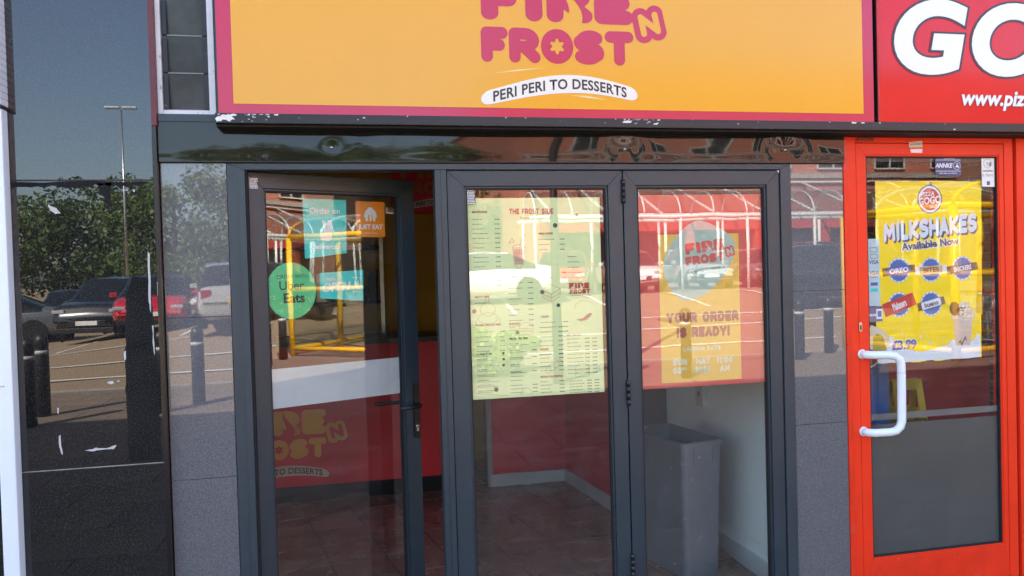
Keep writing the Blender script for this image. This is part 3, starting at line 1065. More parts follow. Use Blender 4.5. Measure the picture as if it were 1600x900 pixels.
obj('corner_cap', prism(B(), [(2.003, 2.1245), (2.0125, 2.1245), (2.0125, 2.113)], -0.003, 0.012), WPAINT, ff)


def knuckles(parent, x, y, z0, z1):
    n = 4
    for k in range(n):
        a = z0 + (z1 - z0) * k / n
        bm = B()
        lathe(bm, [(0.0085, 0), (0.0085, (z1 - z0) / n - 0.002)], x, y, a, 12)
        obj('knuckle', bm, BLACK, parent)


def leaf_glazing(t, x0, x1, z0, z1, y, gm):
    """gasket and pane inside an opening"""
    g = 0.006
    bm = B()
    for a in ((x0, x0 + g, z0, z1), (x1 - g, x1, z0, z1), (x0 + g, x1 - g, z0, z0 + g), (x0 + g, x1 - g, z1 - g, z1)):
        box(bm, a[0], a[1], y - 0.008, y + 0.012, a[2], a[3])
    obj('gasket', bm, RUBBER, t)
    obj('glass_pane', box(B(), x0 + 0.001, x1 - 0.001, y, y + 0.006, z0 + 0.001, z1 - 0.001), gm, t)


LBL = {2: 'middle folding door leaf with pale menu poster behind its glass', 3: 'right folding door leaf with red and yellow launch poster behind its glass'}
for k, (x0, x1, gx0, gx1) in {2: (0.4165, 1.2215, 0.490, 1.154), 3: (1.2275, 2.012, 1.287, 1.949)}.items():
    t = thing('door_leaf', ((x0 + x1) / 2, 0.03, 0.042), LBL[k], 'door', 'glazed leaves of the folding doors')
    mitre_frame(t, x0, x1, 0.042, 2.124, gx0 - x0, x1 - gx1, 0.0665, 0.085, 0.0, 0.062, GREY)
    mitre_frame(t, gx0 + 0.0004, gx1 - 0.0004, 0.1275, 2.0571, 0.009, 0.009, 0.009, 0.009, 0.009, 0.05, GREY, 0.002, ('glazing_bead',) * 4)
    leaf_glazing(t, gx0 + 0.0096, gx1 - 0.0096, 0.1369, 2.0477, 0.020, GLS)
    if k == 3:
        for z0, z1 in ((1.975, 2.085), (1.045, 1.165), (0.25, 0.36)):
            h = obj('hinge', box(B(), 1.2223, 1.2268, -0.004, 0.05, z0 - 0.004, z1 + 0.004), BLACK, t)
            knuckles(h, 1.2245, -0.009, z0, z1)

# certification print in the corner of the glass
ct = thing('glass_sticker', (0.512, 0.018, 2.02), 'small black and white standards sticker in top corner of middle leaf', 'sticker')
shape('sheet', [quad(0.040, 0.064)], 0.5225, 2.014, 0.0190, DKTXT, ct)
bm = B()
rn = random.Random(2)
for r_ in range(9):
    z = 2.042 - r_ * 0.007
    x = 0.506
    while x < 0.538:
        w = rn.uniform(0.003, 0.010)
        box(bm, x, min(x + w, 0.540), 0.0184, 0.0188, z - 0.0042, z)
        x += w + 0.0018
obj('print', bm, WHITE, ct)

# ------------------------------------------------------------------ open leaf (swung inwards on the left jamb)
LW = 0.790
ANG = R(24)
d1 = thing('door_leaf', (-0.415, 0.028, 0.042), 'left folding door leaf standing open inwards with delivery stickers on glass', 'door', 'glazed leaves of the folding doors', rz=ANG)
O1 = 0.042   # local frame: z measured from the leaf foot


def lz(z):
    return z - O1


mitre_frame(d1, 0.0, LW, 0.0, lz(2.127), 0.066, 0.075, 0.066, 0.085, 0.018, 0.080, GREY)
mitre_frame(d1, 0.0664, 0.7146, 0.0855, lz(2.0606), 0.009, 0.009, 0.009, 0.009, 0.027, 0.07, GREY, 0.002, ('glazing_bead',) * 4)
leaf_glazing(d1, 0.0758, 0.7052, 0.0949, lz(2.0512), 0.040, GLD)
hp = obj('handle_plate', prism(B(), [(0.7675 + x, lz(1.023) + z) for x, z in rrect(0.030, 0.268, 0.0145)], 0.007, 0.0175, 0.001), BLACK, d1)
bm = B()
tube(bm, [(0.7675, 0.008, lz(1.052)), (0.7675, -0.030, lz(1.052)), (0.757, -0.042, lz(1.052)), (0.655, -0.042, lz(1.050))], [0.011, 0.010, 0.0095, 0.0085], 12)
obj('lever', bm, BLACK, hp)
bm = B()
tube(bm, [(0.7675, 0.081, lz(1.052)), (0.7675, 0.125, lz(1.052)), (0.757, 0.137, lz(1.052)), (0.612, 0.139, lz(1.056))], [0.011, 0.010, 0.0095, 0.0085], 12)
obj('lever', bm, BLACK, hp)
bm = B()
lathe(bm, [(0.009, 0.0), (0.009, -0.004), (0.001, -0.004)], 0.7675, 0.007, lz(0.949), 16, 'y')
box(bm, 0.7625, 0.7725, 0.003, 0.007, lz(0.925), lz(0.946))
obj('key_cylinder', bm, STEEL, hp)
bm = B()
lathe(bm, [(0.0085, 0), (0.0085, 0.10)], -0.004, 0.012, lz(1.98), 12)
obj('hinge', bm, BLACK, d1)
bm = B()
lathe(bm, [(0.0085, 0), (0.0085, 0.10)], -0.004, 0.012, lz(1.0), 12)
obj('hinge', bm, BLACK, d1)


def leaf_thing(name, u, z, label, cat):
    """something stuck on the open leaf's glass, given by its place on the leaf"""
    p = Vector((-0.415, 0.028, 0)) + Vector((math.cos(ANG) * u - math.sin(ANG) * 0.0475, math.sin(ANG) * u + math.cos(ANG) * 0.0475, z))
    return thing(name, p, label, cat, rz=ANG)


FROST = bpy.data.materials.new('frosted_film')
FROST.use_nodes = True
_nt = FROST.node_tree
_b = _nt.nodes['Principled BSDF']
_b.inputs['Roughness'].default_value = 0.5
_nt.links.new(_ramp(_nt, _noise(_nt, 8, 3), [(0.3, (0.62, 0.68, 0.70)), (0.7, (0.70, 0.76, 0.78))]), _b.inputs['Base Color'])
_b.inputs['Alpha'].default_value = 0.80
s_ = leaf_thing('frosted_band', 0.3905, 1.197, 'frosted white manifestation band across the open leaf glass', 'film')
shape('sheet', [quad(0.622, 0.172)], 0, 0, 0, FROST, s_)


def film(name, col, alpha):
    m = bpy.data.materials.new(name)
    m.use_nodes = True
    nt = m.node_tree
    b = nt.nodes['Principled BSDF']
    b.inputs['Roughness'].default_value = 0.35
    nt.links.new(_ramp(nt, _noise(nt, 5, 3), [(0.3, tuple(c * 0.93 for c in col)), (0.7, col)]), b.inputs['Base Color'])
    b.inputs['Alpha'].default_value = alpha
    return m


TEAL = film('teal_sticker', (0.0, 0.66, 0.60), 1)
TORG = film('orange_sticker', (0.85, 0.27, 0.01), 1)
TGRN = film('green_sticker', (0.10, 0.74, 0.28), 0.85)
INK = film('black_print', (0.012, 0.015, 0.015), 1)
e1, e2 = -0.0005, -0.001

s_ = leaf_thing('delivery_sticker', 0.352, 1.90, 'tall teal delivery sticker with white animal head logo on open leaf', 'sticker')
shape('sheet', [[(-0.103, 0.128), (-0.100, -0.140), (0.098, -0.117), (0.103, 0.126)]], 0, 0, 0, TEAL, s_)
text('lettering', 'Order on', 0.026, 0.0, 0.062, e1, WHITE, s_, bold=0.03)
shape('logo', [[(-0.022, 0.04), (-0.006, 0.04), (0.0, -0.005), (0.008, 0.042), (0.027, 0.046), (0.024, -0.045), (0.012, -0.052), (-0.03, -0.047), (-0.033, -0.02), (-0.012, -0.012)]], 0.005, -0.01, e1, WHITE, s_)
text('lettering', 'deliveroo', 0.024, 0.0, -0.098, e1, WHITE, s_, bold=0.03)

s_ = leaf_thing('delivery_sticker', 0.574, 1.94, 'orange delivery sticker with white house logo on open leaf', 'sticker')
shape('sheet', [rrect(0.147, 0.166, 0.006)], 0, 0, 0, TORG, s_)
shape('logo', [[(-0.034, -0.012), (-0.026, -0.012), (-0.026, -0.03), (-0.012, -0.03), (-0.010, 0.0), (-0.005, 0.0), (-0.004, -0.03), (0.005, -0.03), (0.006, 0.0), (0.010, 0.0), (0.012, -0.03), (0.024, -0.03), (0.026, -0.012), (0.034, -0.012), (0.028, 0.012), (0.008, 0.034), (-0.008, 0.034), (-0.028, 0.012)]], 0.0, 0.022, e1, WHITE, s_)
text('lettering', 'JUST EAT', 0.021, 0.0, -0.045, e1, WHITE, s_, bold=0.06)
text('lettering', 'order on the app', 0.007, 0.0, -0.066, e1, WHITE, s_)

s_ = leaf_thing('delivery_sticker', 0.186, 1.62, 'round green delivery sticker on the open leaf', 'sticker')
shape('sheet', [circ(0.112, 48, 0.124)], 0, 0, 0, TGRN, s_)
text('lettering', 'ORDER WITH', 0.016, 0.005, 0.055, e1, INK, s_)
text('lettering', 'Uber', 0.038, 0.0, 0.005, e1, INK, s_, bold=0.012)
text('lettering', 'Eats', 0.042, 0.010, -0.052, e1, INK, s_, bold=0.04)
rn = random.Random(5)
for k in range(26):
    a, r_ = rn.uniform(2.2, 6.0), rn.uniform(0.06, 0.105)
    shape('dot', [circ(rn.uniform(0.0012, 0.003), 8)], r_ * math.cos(a), r_ * math.sin(a), e1, WHITE, s_)

s_ = leaf_thing('delivery_sticker', 0.422, 1.635, 'small wide teal OPEN sticker on the open leaf', 'sticker')
shape('sheet', [[(-0.105, 0.060), (0.107, 0.070), (0.103, -0.074), (-0.105, -0.054)]], 0, 0, 0, TEAL, s_)
text('lettering', "We're", 0.013, -0.055, 0.024, e1, WHITE, s_, shear=0.2, bold=0.03)
text('lettering', 'OPEN', 0.036, -0.03, -0.022, e1, WHITE, s_, shear=0.25, bold=0.06, rot=0.05)
text('lettering', 'Order on', 0.008, 0.072, 0.032, e1, WHITE, s_, bold=0.03)
shape('logo', [[(-0.010, 0.016), (-0.003, 0.016), (0.0, 0.0), (0.003, 0.018), (0.011, 0.018), (0.010, -0.016), (-0.012, -0.016), (-0.013, -0.006)]], 0.072, 0.002, e1, WHITE, s_)
text('lettering', 'deliveroo', 0.008, 0.072, -0.032, e1, WHITE, s_, bold=0.03)

s_ = leaf_thing('glass_sticker', 0.032, 2.035, 'small white standards print at top corner of open leaf frame', 'sticker')
s_.location = Vector((-0.415, 0.028, 0)) + Vector((math.cos(ANG) * 0.028 - math.sin(ANG) * 0.0172, math.sin(ANG) * 0.028 + math.cos(ANG) * 0.0172, 2.083))
bm = B()
for r_ in range(8):
    z = 0.020 - r_ * 0.0058
    x = -0.018
    while x < 0.012:
        w = rn.uniform(0.003, 0.010)
        box(bm, x, min(x + w, 0.016), -0.0006, -0.0002, z - 0.0038, z)
        x += w + 0.0018
obj('print', bm, WHITE, s_)

# ================================================================== POSTERS BEHIND THE FOLDING DOORS
MINT = film('pale_mint_paper', (0.82, 0.88, 0.45), 1)
PRED = film('poster_red_ink', (0.50, 0.045, 0.04), 1)
PRED2 = film('poster_soft_red_ink', (0.52, 0.16, 0.12), 1)
PGRN = film('poster_dark_green_ink', (0.03, 0.07, 0.055), 1)
PGRY = film('poster_grey_ink', (0.20, 0.23, 0.18), 1)
PYEL = film('poster_yellow', (0.88, 0.52, 0.08), 1)
PRBG = film('poster_red', (0.70, 0.085, 0.075), 1)
PCRM = film('poster_cream', (0.80, 0.74, 0.50), 1)
YP = 0.031
mp = thing('menu_poster', (0.807, YP, 1.11), 'pale mint menu poster with red heading behind the middle leaf glass', 'poster')
MX0, MX1, MZ0, MZ1 = 0.5065, 1.122, 1.110, 2.007
obj('sheet', box(B(), MX0, MX1, YP, YP + 0.0015, MZ0, MZ1), MINT, mp)
YI = YP - 0.0005


def mu(px):      # poster placement helpers: fraction across / down the sheet
    return MX0 + (MX1 - MX0) * px


def mv(py):
    return MZ1 - (MZ1 - MZ0) * py


bubble_text('heading', 'THE FROST SIDE', 0.026, mu(0.475), mv(0.082), YI, PRED, mp, r=0.13, gap=0.08, res=24, width=0.205)
text('subheading', 'Desserts & Shakes', 0.010, mu(0.475), mv(0.105), YI, PRED2, mp, shear=0.1)
rn = random.Random(21)


def rows(name, x0, x1, py, n, step, ink, price=True, pw=0.022, sub=False, two=False):
    bm = B()
    for k in range(n):
        z = mv(py + k * step)
        x = x0
        L = x0 + (x1 - x0) * rn.uniform(0.3, 0.62)
        while x < L:
            w = rn.uniform(0.006, 0.018)
            box(bm, x, min(x + w, L), YI - 0.0002, YI, z - 0.0013, z + 0.0013)
            x += w + 0.0025
        if sub:
            x = x0
            L = x0 + (x1 - x0) * rn.uniform(0.5, 0.8)
            while x < L:
                w = rn.uniform(0.004, 0.014)
                box(bm, x, min(x + w, L), YI - 0.0002, YI, z - 0.0078, z - 0.0058)
                x += w + 0.002
        if price:
            box(bm, x1 - pw, x1 - pw * 0.62, YI - 0.0002, YI, z - 0.002, z + 0.002)
            box(bm, x1 - pw * 0.55, x1, YI - 0.0002, YI, z - 0.002, z + 0.002)
            if two:
                box(bm, x1 - pw * 2.6, x1 - pw * 1.6, YI - 0.0002, YI, z - 0.002, z + 0.002)
    obj(name, bm, ink, mp)


def head(s, px, py, ink=PRED, h=0.0085):
    text('section_heading', s, h, mu(px), mv(py) - h / 2, YI, ink, mp, bold=0.06, align='LEFT')


head('MILKSHAKES', 0.035, 0.068); rows('menu_rows', mu(0.035), mu(0.235), 0.105, 15, 0.0235, PGRY)
head('SMOOTHIES', 0.035, 0.49); rows('menu_rows', mu(0.035), mu(0.2), 0.52, 1, 0.02, PGRY, False)
head('CHEESE CAKES', 0.285, 0.395); rows('menu_rows', mu(0.285), mu(0.47), 0.425, 9, 0.027, PGRY)
head('MILK CAKES', 0.525, 0.18); rows('menu_rows', mu(0.525), mu(0.72), 0.21, 3, 0.026, PGRY)
head('CAKES', 0.525, 0.35); rows('menu_rows', mu(0.525), mu(0.73), 0.38, 2, 0.024, PGRY)
head('CAKES', 0.525, 0.60, PGRN); rows('menu_rows', mu(0.525), mu(0.73), 0.63, 4, 0.024, PGRY)
head('FLAME GRILLED PERI', 0.04, 0.63); rows('menu_rows', mu(0.04), mu(0.25), 0.665, 6, 0.024, PGRY)
head('FLAME IT UP', 0.04, 0.775, PGRN); rows('menu_rows', mu(0.04), mu(0.25), 0.80, 7, 0.0265, PGRY, False, sub=True)
head('BURGERS', 0.285, 0.63); rows('menu_rows', mu(0.285), mu(0.40), 0.65, 2, 0.013, PGRY, False)
head('FROM THE FIRE', 0.285, 0.705, PGRN); rows('menu_rows', mu(0.285), mu(0.485), 0.73, 5, 0.035, PGRY, sub=True)
rows('menu_rows', mu(0.285), mu(0.485), 0.875, 3, 0.02, PGRY, False)
rows('menu_rows', mu(0.285), mu(0.485), 0.94, 3, 0.018, PGRY)
rows('menu_rows', mu(0.51), mu(0.69), 0.655, 7, 0.023, PGRY)
head('WRAPS', 0.51, 0.765, PRED); rows('menu_rows', mu(0.51), mu(0.69), 0.79, 5, 0.021, PGRY)
head('MORE FOR PEOPLE', 0.51, 0.905, PRED); rows('menu_rows', mu(0.51), mu(0.69), 0.93, 4, 0.018, PGRY)
head('BEST CENTRAL', 0.72, 0.70, PRED, 0.007); rows('menu_rows', mu(0.72), mu(0.95), 0.72, 10, 0.0195, PGRY, two=True)
rows('menu_rows', mu(0.73), mu(0.96), 0.935, 5, 0.015, PGRY, two=True)
rows('menu_rows', mu(0.74), mu(0.92), 0.30, 8, 0.027, PGRY, False)


def sketch(cx, cz, loops, ink=PRED2, w=0.0011):
    bm = B()
    for lp_ in loops:
        for (ax, az), (bx, bz) in zip(lp_, lp_[1:]):
            d = Vector((bx - ax, 0, bz - az))
            if d.length < 1e-6:
                continue
            n = Vector((-d.z, 0, d.x)).normalized() * w / 2
            a, b_ = Vector((cx + ax, YI - 0.0002, cz + az)), Vector((cx + bx, YI - 0.0002, cz + bz))
            bm.faces.new([bm.verts.new(p) for p in (a - n, b_ - n, b_ + n, a + n)])
    obj('line_drawing', bm, ink, mp)


# milkshake glass, tower of doughnuts, cake slice, burger, wrap, chicken
sketch(mu(0.372), mv(0.30), [[(-0.028, 0.045), (-0.02, -0.03), (-0.005, -0.045), (-0.004, -0.058), (-0.02, -0.068), (0.02, -0.068), (0.004, -0.058), (0.005, -0.045), (0.02, -0.03), (0.028, 0.045), (-0.028, 0.045)], arc(0, 0.045, 0.03, 0.014, 0, 180, 8), [(0.005, 0.055), (0.02, 0.098), (0.034, 0.104)], [(-0.045, 0.066), (-0.02, 0.072), (-0.03, 0.09), (-0.045, 0.066)], [(-0.024, 0.02), (0.024, 0.02)], [(-0.02, -0.01), (0.02, -0.01)]], PRED2, 0.0016)
shape('colour_patch', [[(-0.024, 0.04), (-0.017, -0.03), (0.017, -0.03), (0.024, 0.04)]], mu(0.372), mv(0.30), YI - 0.0001, film('poster_wash', (0.62, 0.38, 0.27), 1), mp)
sketch(mu(0.13), mv(0.575), [circ(0.035, 14, 0.03, 0, 0.02) + [(0.035, 0.02)], circ(0.045, 14, 0.025, 0, -0.02) + [(0.045, -0.02)], [(-0.012, 0.045), (-0.006, 0.085)], [(0.004, 0.045), (0.008, 0.085)], [(-0.05, -0.02), (-0.06, -0.055)], [(0.05, -0.02), (0.06, -0.055)]])
CK = [(-0.045, 0.01), (-0.005, 0.034), (0.042, 0.012), (0.0, -0.012), (-0.045, 0.01), (-0.043, -0.022), (0.0, -0.046), (0.04, -0.022), (0.042, 0.012)]
sketch(mu(0.61), mv(0.475), [CK, [(0.0, -0.012), (0.0, -0.046)], [(-0.044, -0.008), (0.0, -0.03), (0.041, -0.006)]], PRED2, 0.0015)
for cx_, cz_, s_ in ((0.41, 0.66, 1.0), (0.83, 0.885, 1.05)):
    k = s_ * 0.034
    sketch(mu(cx_), mv(cz_), [arc(0, 0.1 * k, k, k * 0.8, 0, 180, 10), [(-k, 0.1 * k), (k, 0.1 * k)], [(-k, -0.05 * k), (-k * .5, -0.2 * k), (0, -0.05 * k), (k * .5, -0.22 * k), (k, -0.05 * k)], [(-k, -0.3 * k), (-k * .8, -0.75 * k), (k * .8, -0.75 * k), (k, -0.3 * k), (-k, -0.3 * k)]], PGRY if cx_ > .8 else PRED2)
sketch(mu(0.61), mv(0.855), [[(-0.04, -0.02), (-0.03, 0.0), (0.03, 0.03), (0.045, 0.012), (-0.025, -0.032), (-0.04, -0.02)], [(-0.02, 0.004), (-0.012, -0.02)], [(0.0, 0.014), (0.01, -0.01)], [(0.02, 0.024), (0.028, 0.002)]], PRED)
sketch(mu(0.92), mv(0.88), [circ(0.028, 12, 0.018) + [(0.028, 0)], [(0.02, 0.01), (0.045, 0.024)]], PGRY)
sketch(mu(0.1), mv(0.955), [arc(0, -0.012, 0.055, 0.04, 0, 180, 10), [(-0.05, -0.012), (0.1, -0.03)]], PRED2)
sketch(mu(0.40), mv(0.975), [arc(0, -0.012, 0.025, 0.03, 0, 180, 10)], PGRY)
sketch(mu(0.86), mv(0.56), [arc(0, 0, 0.045, 0.03, 20, 200, 10)], PRED2)
for px_, py_, rr in ((0.652, 0.14, 0.011), (0.54, 0.475, 0.010), (0.345, 0.675, 0.009), (0.66, 0.545, 0.009), (0.235, 0.775, 0.0065), (0.237, 0.805, 0.0055), (0.235, 0.835, 0.0065), (0.175, 0.955, 0.010), (0.82, 0.09, 0.008)):
    shape('allergy_mark', [circ(rr, 14)], mu(px_), mv(py_), YI - 0.0003, PGRN, mp)
shape('chilli_drawing', [[(-0.045, -0.006), (-0.02, -0.014), (0.005, -0.010), (0.025, 0.006), (0.034, 0.02), (0.022, 0.022), (0.006, 0.014), (-0.012, -0.002)]], mu(0.865), mv(0.615), YI - 0.0003, PRED2, mp)
shape('chilli_drawing', [circ(0.010, 10)], mu(0.03), mv(0.56), YI - 0.0003, PRED2, mp)
shape('logo', LOGO2, mu(0.83), mv(0.49), YI - 0.0003, PRED, mp, scale=0.098)
shape('logo', LOGO1, mu(0.825), mv(0.464), YI - 0.0003, PRED, mp, scale=0.098)
sketch(mu(0.835), mv(0.505), [rrect(0.09, 0.011, 0.005, 3)], PRED, 0.0008)
shape('hanging_tab', [arc(0, 0, 0.022, 0.020, 180, 0, 10)], mu(0.59), mv(1.0) - 0.001, YP + 0.003, PRBG, mp)

# launch poster
lpst = thing('launch_poster', (1.62, YP, 1.11), 'red bordered yellow launch date poster behind the right leaf glass', 'poster')
QX0, QX1, QZ0, QZ1 = 1.3085, 1.935, 1.110, 2.016
obj('sheet', box(B(), QX0, QX1, YP, YP + 0.0015, QZ0, QZ1), PRBG, lpst)
obj('yellow_panel', box(B(), 1.405, 1.812, YI - 0.0002, YI, 1.133, 1.83), PYEL, lpst)
PMNT = film('poster_pale_green', (0.45, 0.56, 0.46), 1)
egg = []
for k in range(40):
    a_ = 2 * math.pi * k / 40
    rx_ = 0.165 + 0.018 * math.sin(2 * a_ + 0.6) + 0.010 * math.sin(3 * a_)
    egg.append((rx_ * math.cos(a_) + 0.03 * math.sin(a_), (0.185 + 0.012 * math.cos(3 * a_)) * math.sin(a_)))
shape('pale_shape', [egg], 1.605, 1.705, YI - 0.0006, PMNT, lpst)
for lp_, dz, k in ((LOGO2, 0.0, 0.20), (LOGO1, 0.053, 0.20)):
    shape('logo_lettering', lp_, 1.64, 1.69 + dz, YI - 0.0010, PRBG, lpst, scale=k, rot=0.12)
shape('logo_badge', NRING, 1.765, 1.745, YI - 0.0010, PRBG, lpst, scale=0.030, rot=0.25)
shape('logo_badge', NLET, 1.765, 1.745, YI - 0.0013, PMNT, lpst, scale=0.030, rot=0.25)
text('tagline', 'PERI PERI TO DESSERTS', 0.012, 1.65, 1.655, YI - 0.0010, PGRN, lpst, rot=0.14, bold=0.03)
POUT = film('poster_outline', (0.74, 0.45, 0.34), 1)
PMAR = film('poster_mauve', (0.40, 0.085, 0.075), 1)
for s, z, w in (('YOUR ORDER', 1.412, 0.37), ('IS READY!', 1.342, 0.275)):
    bubble_text('headline', s, 0.050, 1.62, z, YI - 0.0006, PMAR, lpst, r=0.17, gap=0.05, width=w)
bubble_text('launch_line', 'LAUNCH DATE', 0.023, 1.612, 1.277, YI - 0.0006, PCRM, lpst, r=0.16, gap=0.06, width=0.19, res=26)
for s, u, z, w in (('SUN', 1.498, 1.213, 0.072), ('03', 1.484, 1.172, 0.046), ('MAY', 1.614, 1.213, 0.072), ('2026', 1.613, 1.172, 0.080), ('11:00', 1.727, 1.213, 0.082), ('AM', 1.727, 1.172, 0.052)):
    bubble_text('date_line', s, 0.032, u, z, YI - 0.0006, PCRM, lpst, r=0.17, gap=0.05, width=w, res=26)
text('date_line', 'RD', 0.013, 1.520, 1.189, YI - 0.0006, PCRM, lpst, bold=0.08)
shape('hanging_tab', [arc(0, 0, 0.022, 0.020, 180, 0, 10)], 1.572, QZ0 + 0.006, YP - 0.001, PRBG, lpst)

# ================================================================== RED NEIGHBOUR DOOR
rf = thing('door_frame', (2.86, 0.03, 0), 'red painted metal frame around the neighbouring shop door', 'door frame')
obj('jamb', box(B(), 2.3585, 2.385, -0.006, 0.09, 0, 2.288, 0.002), REDW, rf)
obj('jamb', box(B(), 2.3855, 2.4295, 0.0, 0.09, 0, 2.288, 0.002), RED, rf)
obj('jamb', box(B(), 3.286, 3.338, 0.0, 0.09, 0, 2.288, 0.002), RED, rf)
obj('head', box(B(), 2.4300, 3.2855, 0.0, 0.09, 2.262, 2.288, 0.002), RED, rf)
obj('shadow_gap', box(B(), 3.3385, 3.356, 0.03, 0.09, 0, 2.288), RUBBER, rf)
obj('post', box(B(), 3.3565, 3.47, -0.004, 0.09, 0, 2.288, 0.002), RED, rf)
obj('closer_cover', box(B(), 2.438, 2.528, -0.006, 0.0, 2.268, 2.286, 0.002), mat('dark_red_paint', (0.25, 0.012, 0.008), 0.4), rf)
w2 = thing('shop_window', (4.1, 0.03, 0), 'red framed window beyond the right edge of the red door', 'window')
obj('glass_pane', box(B(), 3.4705, 4.70, 0.03, 0.036, 0.3, 2.28), GLR, w2)
obj('stall_riser', box(B(), 3.4705, 4.70, 0.0, 0.08, 0, 0.298), REDW, w2)

rd = thing('shop_door', (2.86, 0.03, 0.01), 'red framed glass shop door with white pull handle and yellow poster', 'door')
_p = mitre_frame(rd, 2.4325, 3.2835, 0.012, 2.2595, 0.052, 0.026, 0.057, 0.186, 0.002, 0.055, RED, 0.003)
_p[3].data.materials[0] = REDW
mitre_frame(rd, 2.4849, 3.2571, 0.1986, 2.2021, 0.006, 0.006, 0.006, 0.006, 0.006, 0.045, RED, 0.0015, ('glazing_bead',) * 4)
leaf_glazing(rd, 2.4913, 3.2507, 0.2050, 2.1957, 0.018, GLR)
bm = B()
hp_ = [(2.4445, 0.0, 1.222), (2.448, -0.030, 1.222), (2.470, -0.050, 1.221), (2.545, -0.064, 1.219), (2.575, -0.070, 1.213), (2.596, -0.073, 1.196), (2.604, -0.074, 1.170), (2.604, -0.074, 1.03), (2.602, -0.074, 0.895), (2.594, -0.073, 0.868), (2.573, -0.070, 0.848), (2.545, -0.064, 0.842), (2.470, -0.050, 0.840), (2.448, -0.030, 0.840), (2.4445, 0.0, 0.840)]
tube(bm, hp_, 0.0195, 16)
ph = obj('pull_handle', bm, UPVC, rd)
for hz_ in (1.222, 0.840):
    bm = B()
    lathe(bm, [(0.024, 0.0015), (0.024, -0.004), (0.020, -0.006)], 2.4445, 0.0, hz_, 18, 'y')
    obj('rosette', bm, UPVC, ph)
bm = B()
tube(bm, [(2.604, -0.074, 1.1305), (2.604, -0.074, 1.1325)], 0.0200, 16)
obj('sleeve_joint', bm, mat('grey_seam', (0.35, 0.37, 0.38), 0.5), ph)
bm = B()
prism(bm, [(2.436 + x, 1.357 + z) for x, z in rrect(0.016, 0.046, 0.0078)], -0.006, -0.0035, 0.0008)
lk = obj('lock_plate', bm, STEEL, rd)
obj('keyhole', prism(B(), [(2.436 + x, 1.354 + z) for x, z in rrect(0.0075, 0.026, 0.0036)], -0.0072, -0.006), RUBBER, lk)
# lower grey film and its lines
KICK = mat('grey_kick_film', (0.075, 0.085, 0.082), 0.35, var=0.10, scale=2.5, dirt=(30, 0.74, (0.16, 0.16, 0.15)))
obj('kick_film', box(B(), 2.494, 3.248, 0.0252, 0.0258, 0.208, 0.862), KICK, rd)
GSTRIP = mat('pale_grey_strip', (0.14, 0.15, 0.145), 0.4, var=0.1)
obj('manifestation_strip', box(B(), 2.494, 3.248, 0.0252, 0.0256, 0.884, 0.916), GSTRIP, rd)

# yellow milkshake poster
yp = thing('milkshake_poster', (2.86, 0.028, 1.17), 'bright yellow milkshakes poster taped inside the red door', 'poster')
Y0 = 0.0285
PYL = mat('poster_bright_yellow', (0.92, 0.70, 0.006), 0.28, var=0.04, scale=2, ior=1.45)
bm = B()
pts = ragged([(2.548, 1.178), (2.66, 1.166), (2.80, 1.163), (2.86, 1.170), (2.90, 1.162), (3.00, 1.172), (3.158, 1.168), (3.166, 1.6), (3.176, 2.072), (2.9, 2.075), (2.558, 2.074), (2.552, 1.7)], 0.0018, 6, 5)
shape('sheet', [pts], 0, 0, Y0, PYL, yp)
YD = mat('poster_fold_yellow', (0.72, 0.46, 0.004), 0.3, var=0.05)
shape('folded_edge', [[(3.130, 1.40), (3.166, 1.39), (3.170, 1.80), (3.156, 1.80)]], 0, 0, Y0 - 0.0004, YD, yp)
BLUE = film('poster_blue', (0.045, 0.13, 0.42), 1)
BLUE2 = film('poster_deep_blue', (0.05, 0.08, 0.20), 1)
RINK = film('poster_logo_red', (0.58, 0.03, 0.03), 1)
ICE = film('poster_ice_white', (0.68, 0.78, 0.84), 1)
BRN = film('poster_brown', (0.16, 0.07, 0.04), 1)
TAN = film('poster_tan', (0.55, 0.36, 0.20), 1)
shape('logo_ring', [circ(0.072, 40)], 2.868, 1.984, Y0 - 0.0004, BLUE2, yp)
shape('logo_ring', [circ(0.066, 40)], 2.868, 1.984, Y0 - 0.0007, WHITE, yp)
shape('logo_disc', [circ(0.056, 40)], 2.868, 1.984, Y0 - 0.0010, RINK, yp)
text('logo_lettering', 'PIZZA', 0.020, 2.856, 2.001, Y0 - 0.0013, WHITE, yp, bold=0.04, rot=0.08)
text('logo_lettering', 'GOGO', 0.034, 2.867, 1.961, Y0 - 0.0013, WHITE, yp, bold=0.045, rot=0.10, shear=0.1, sx=0.86)
text('logo_lettering', '.co.uk', 0.016, 2.888, 1.940, Y0 - 0.0013, WHITE, yp, bold=0.03, rot=0.08)
W_ = 0.545
for nm, m_, r_, dx, dz, yy in (('headline_shadow', BLUE2, 0.165, 0.008, -0.010, 0.0004), ('headline', ICE, 0.138, 0, 0, 0.0009)):
    bubble_text(nm, 'MILKSHAKES', 0.098, 2.870 + dx, 1.793 + dz, Y0 - yy, m_, yp, r=r_, gap=0.06, res=60, width=W_, rot=0.0, warp=lambda x: x * 0.085)
text('subline_outline', 'Available Now', 0.036, 2.868, 1.741, Y0 - 0.0004, WHITE, yp, bold=0.17, rot=0.075, space=1.08)
text('subline', 'Available Now', 0.036, 2.868, 1.741, Y0 - 0.0009, BLUE2, yp, bold=0.045, rot=0.075, space=1.08)
badges = [(2.682, 1.629, 'OREO', BLUE, 0.10, WHITE, BRN), (2.867, 1.627, 'BITES', TAN, 0.05, BRN, ICE), (3.052, 1.630, 'SNICKERS', BLUE2, 0.13, WHITE, BRN), (2.680, 1.457, 'Maltesers', RINK, 0.32, WHITE, RINK), (2.865, 1.455, 'bueno', ICE, 0.22, BRN, BRN)]
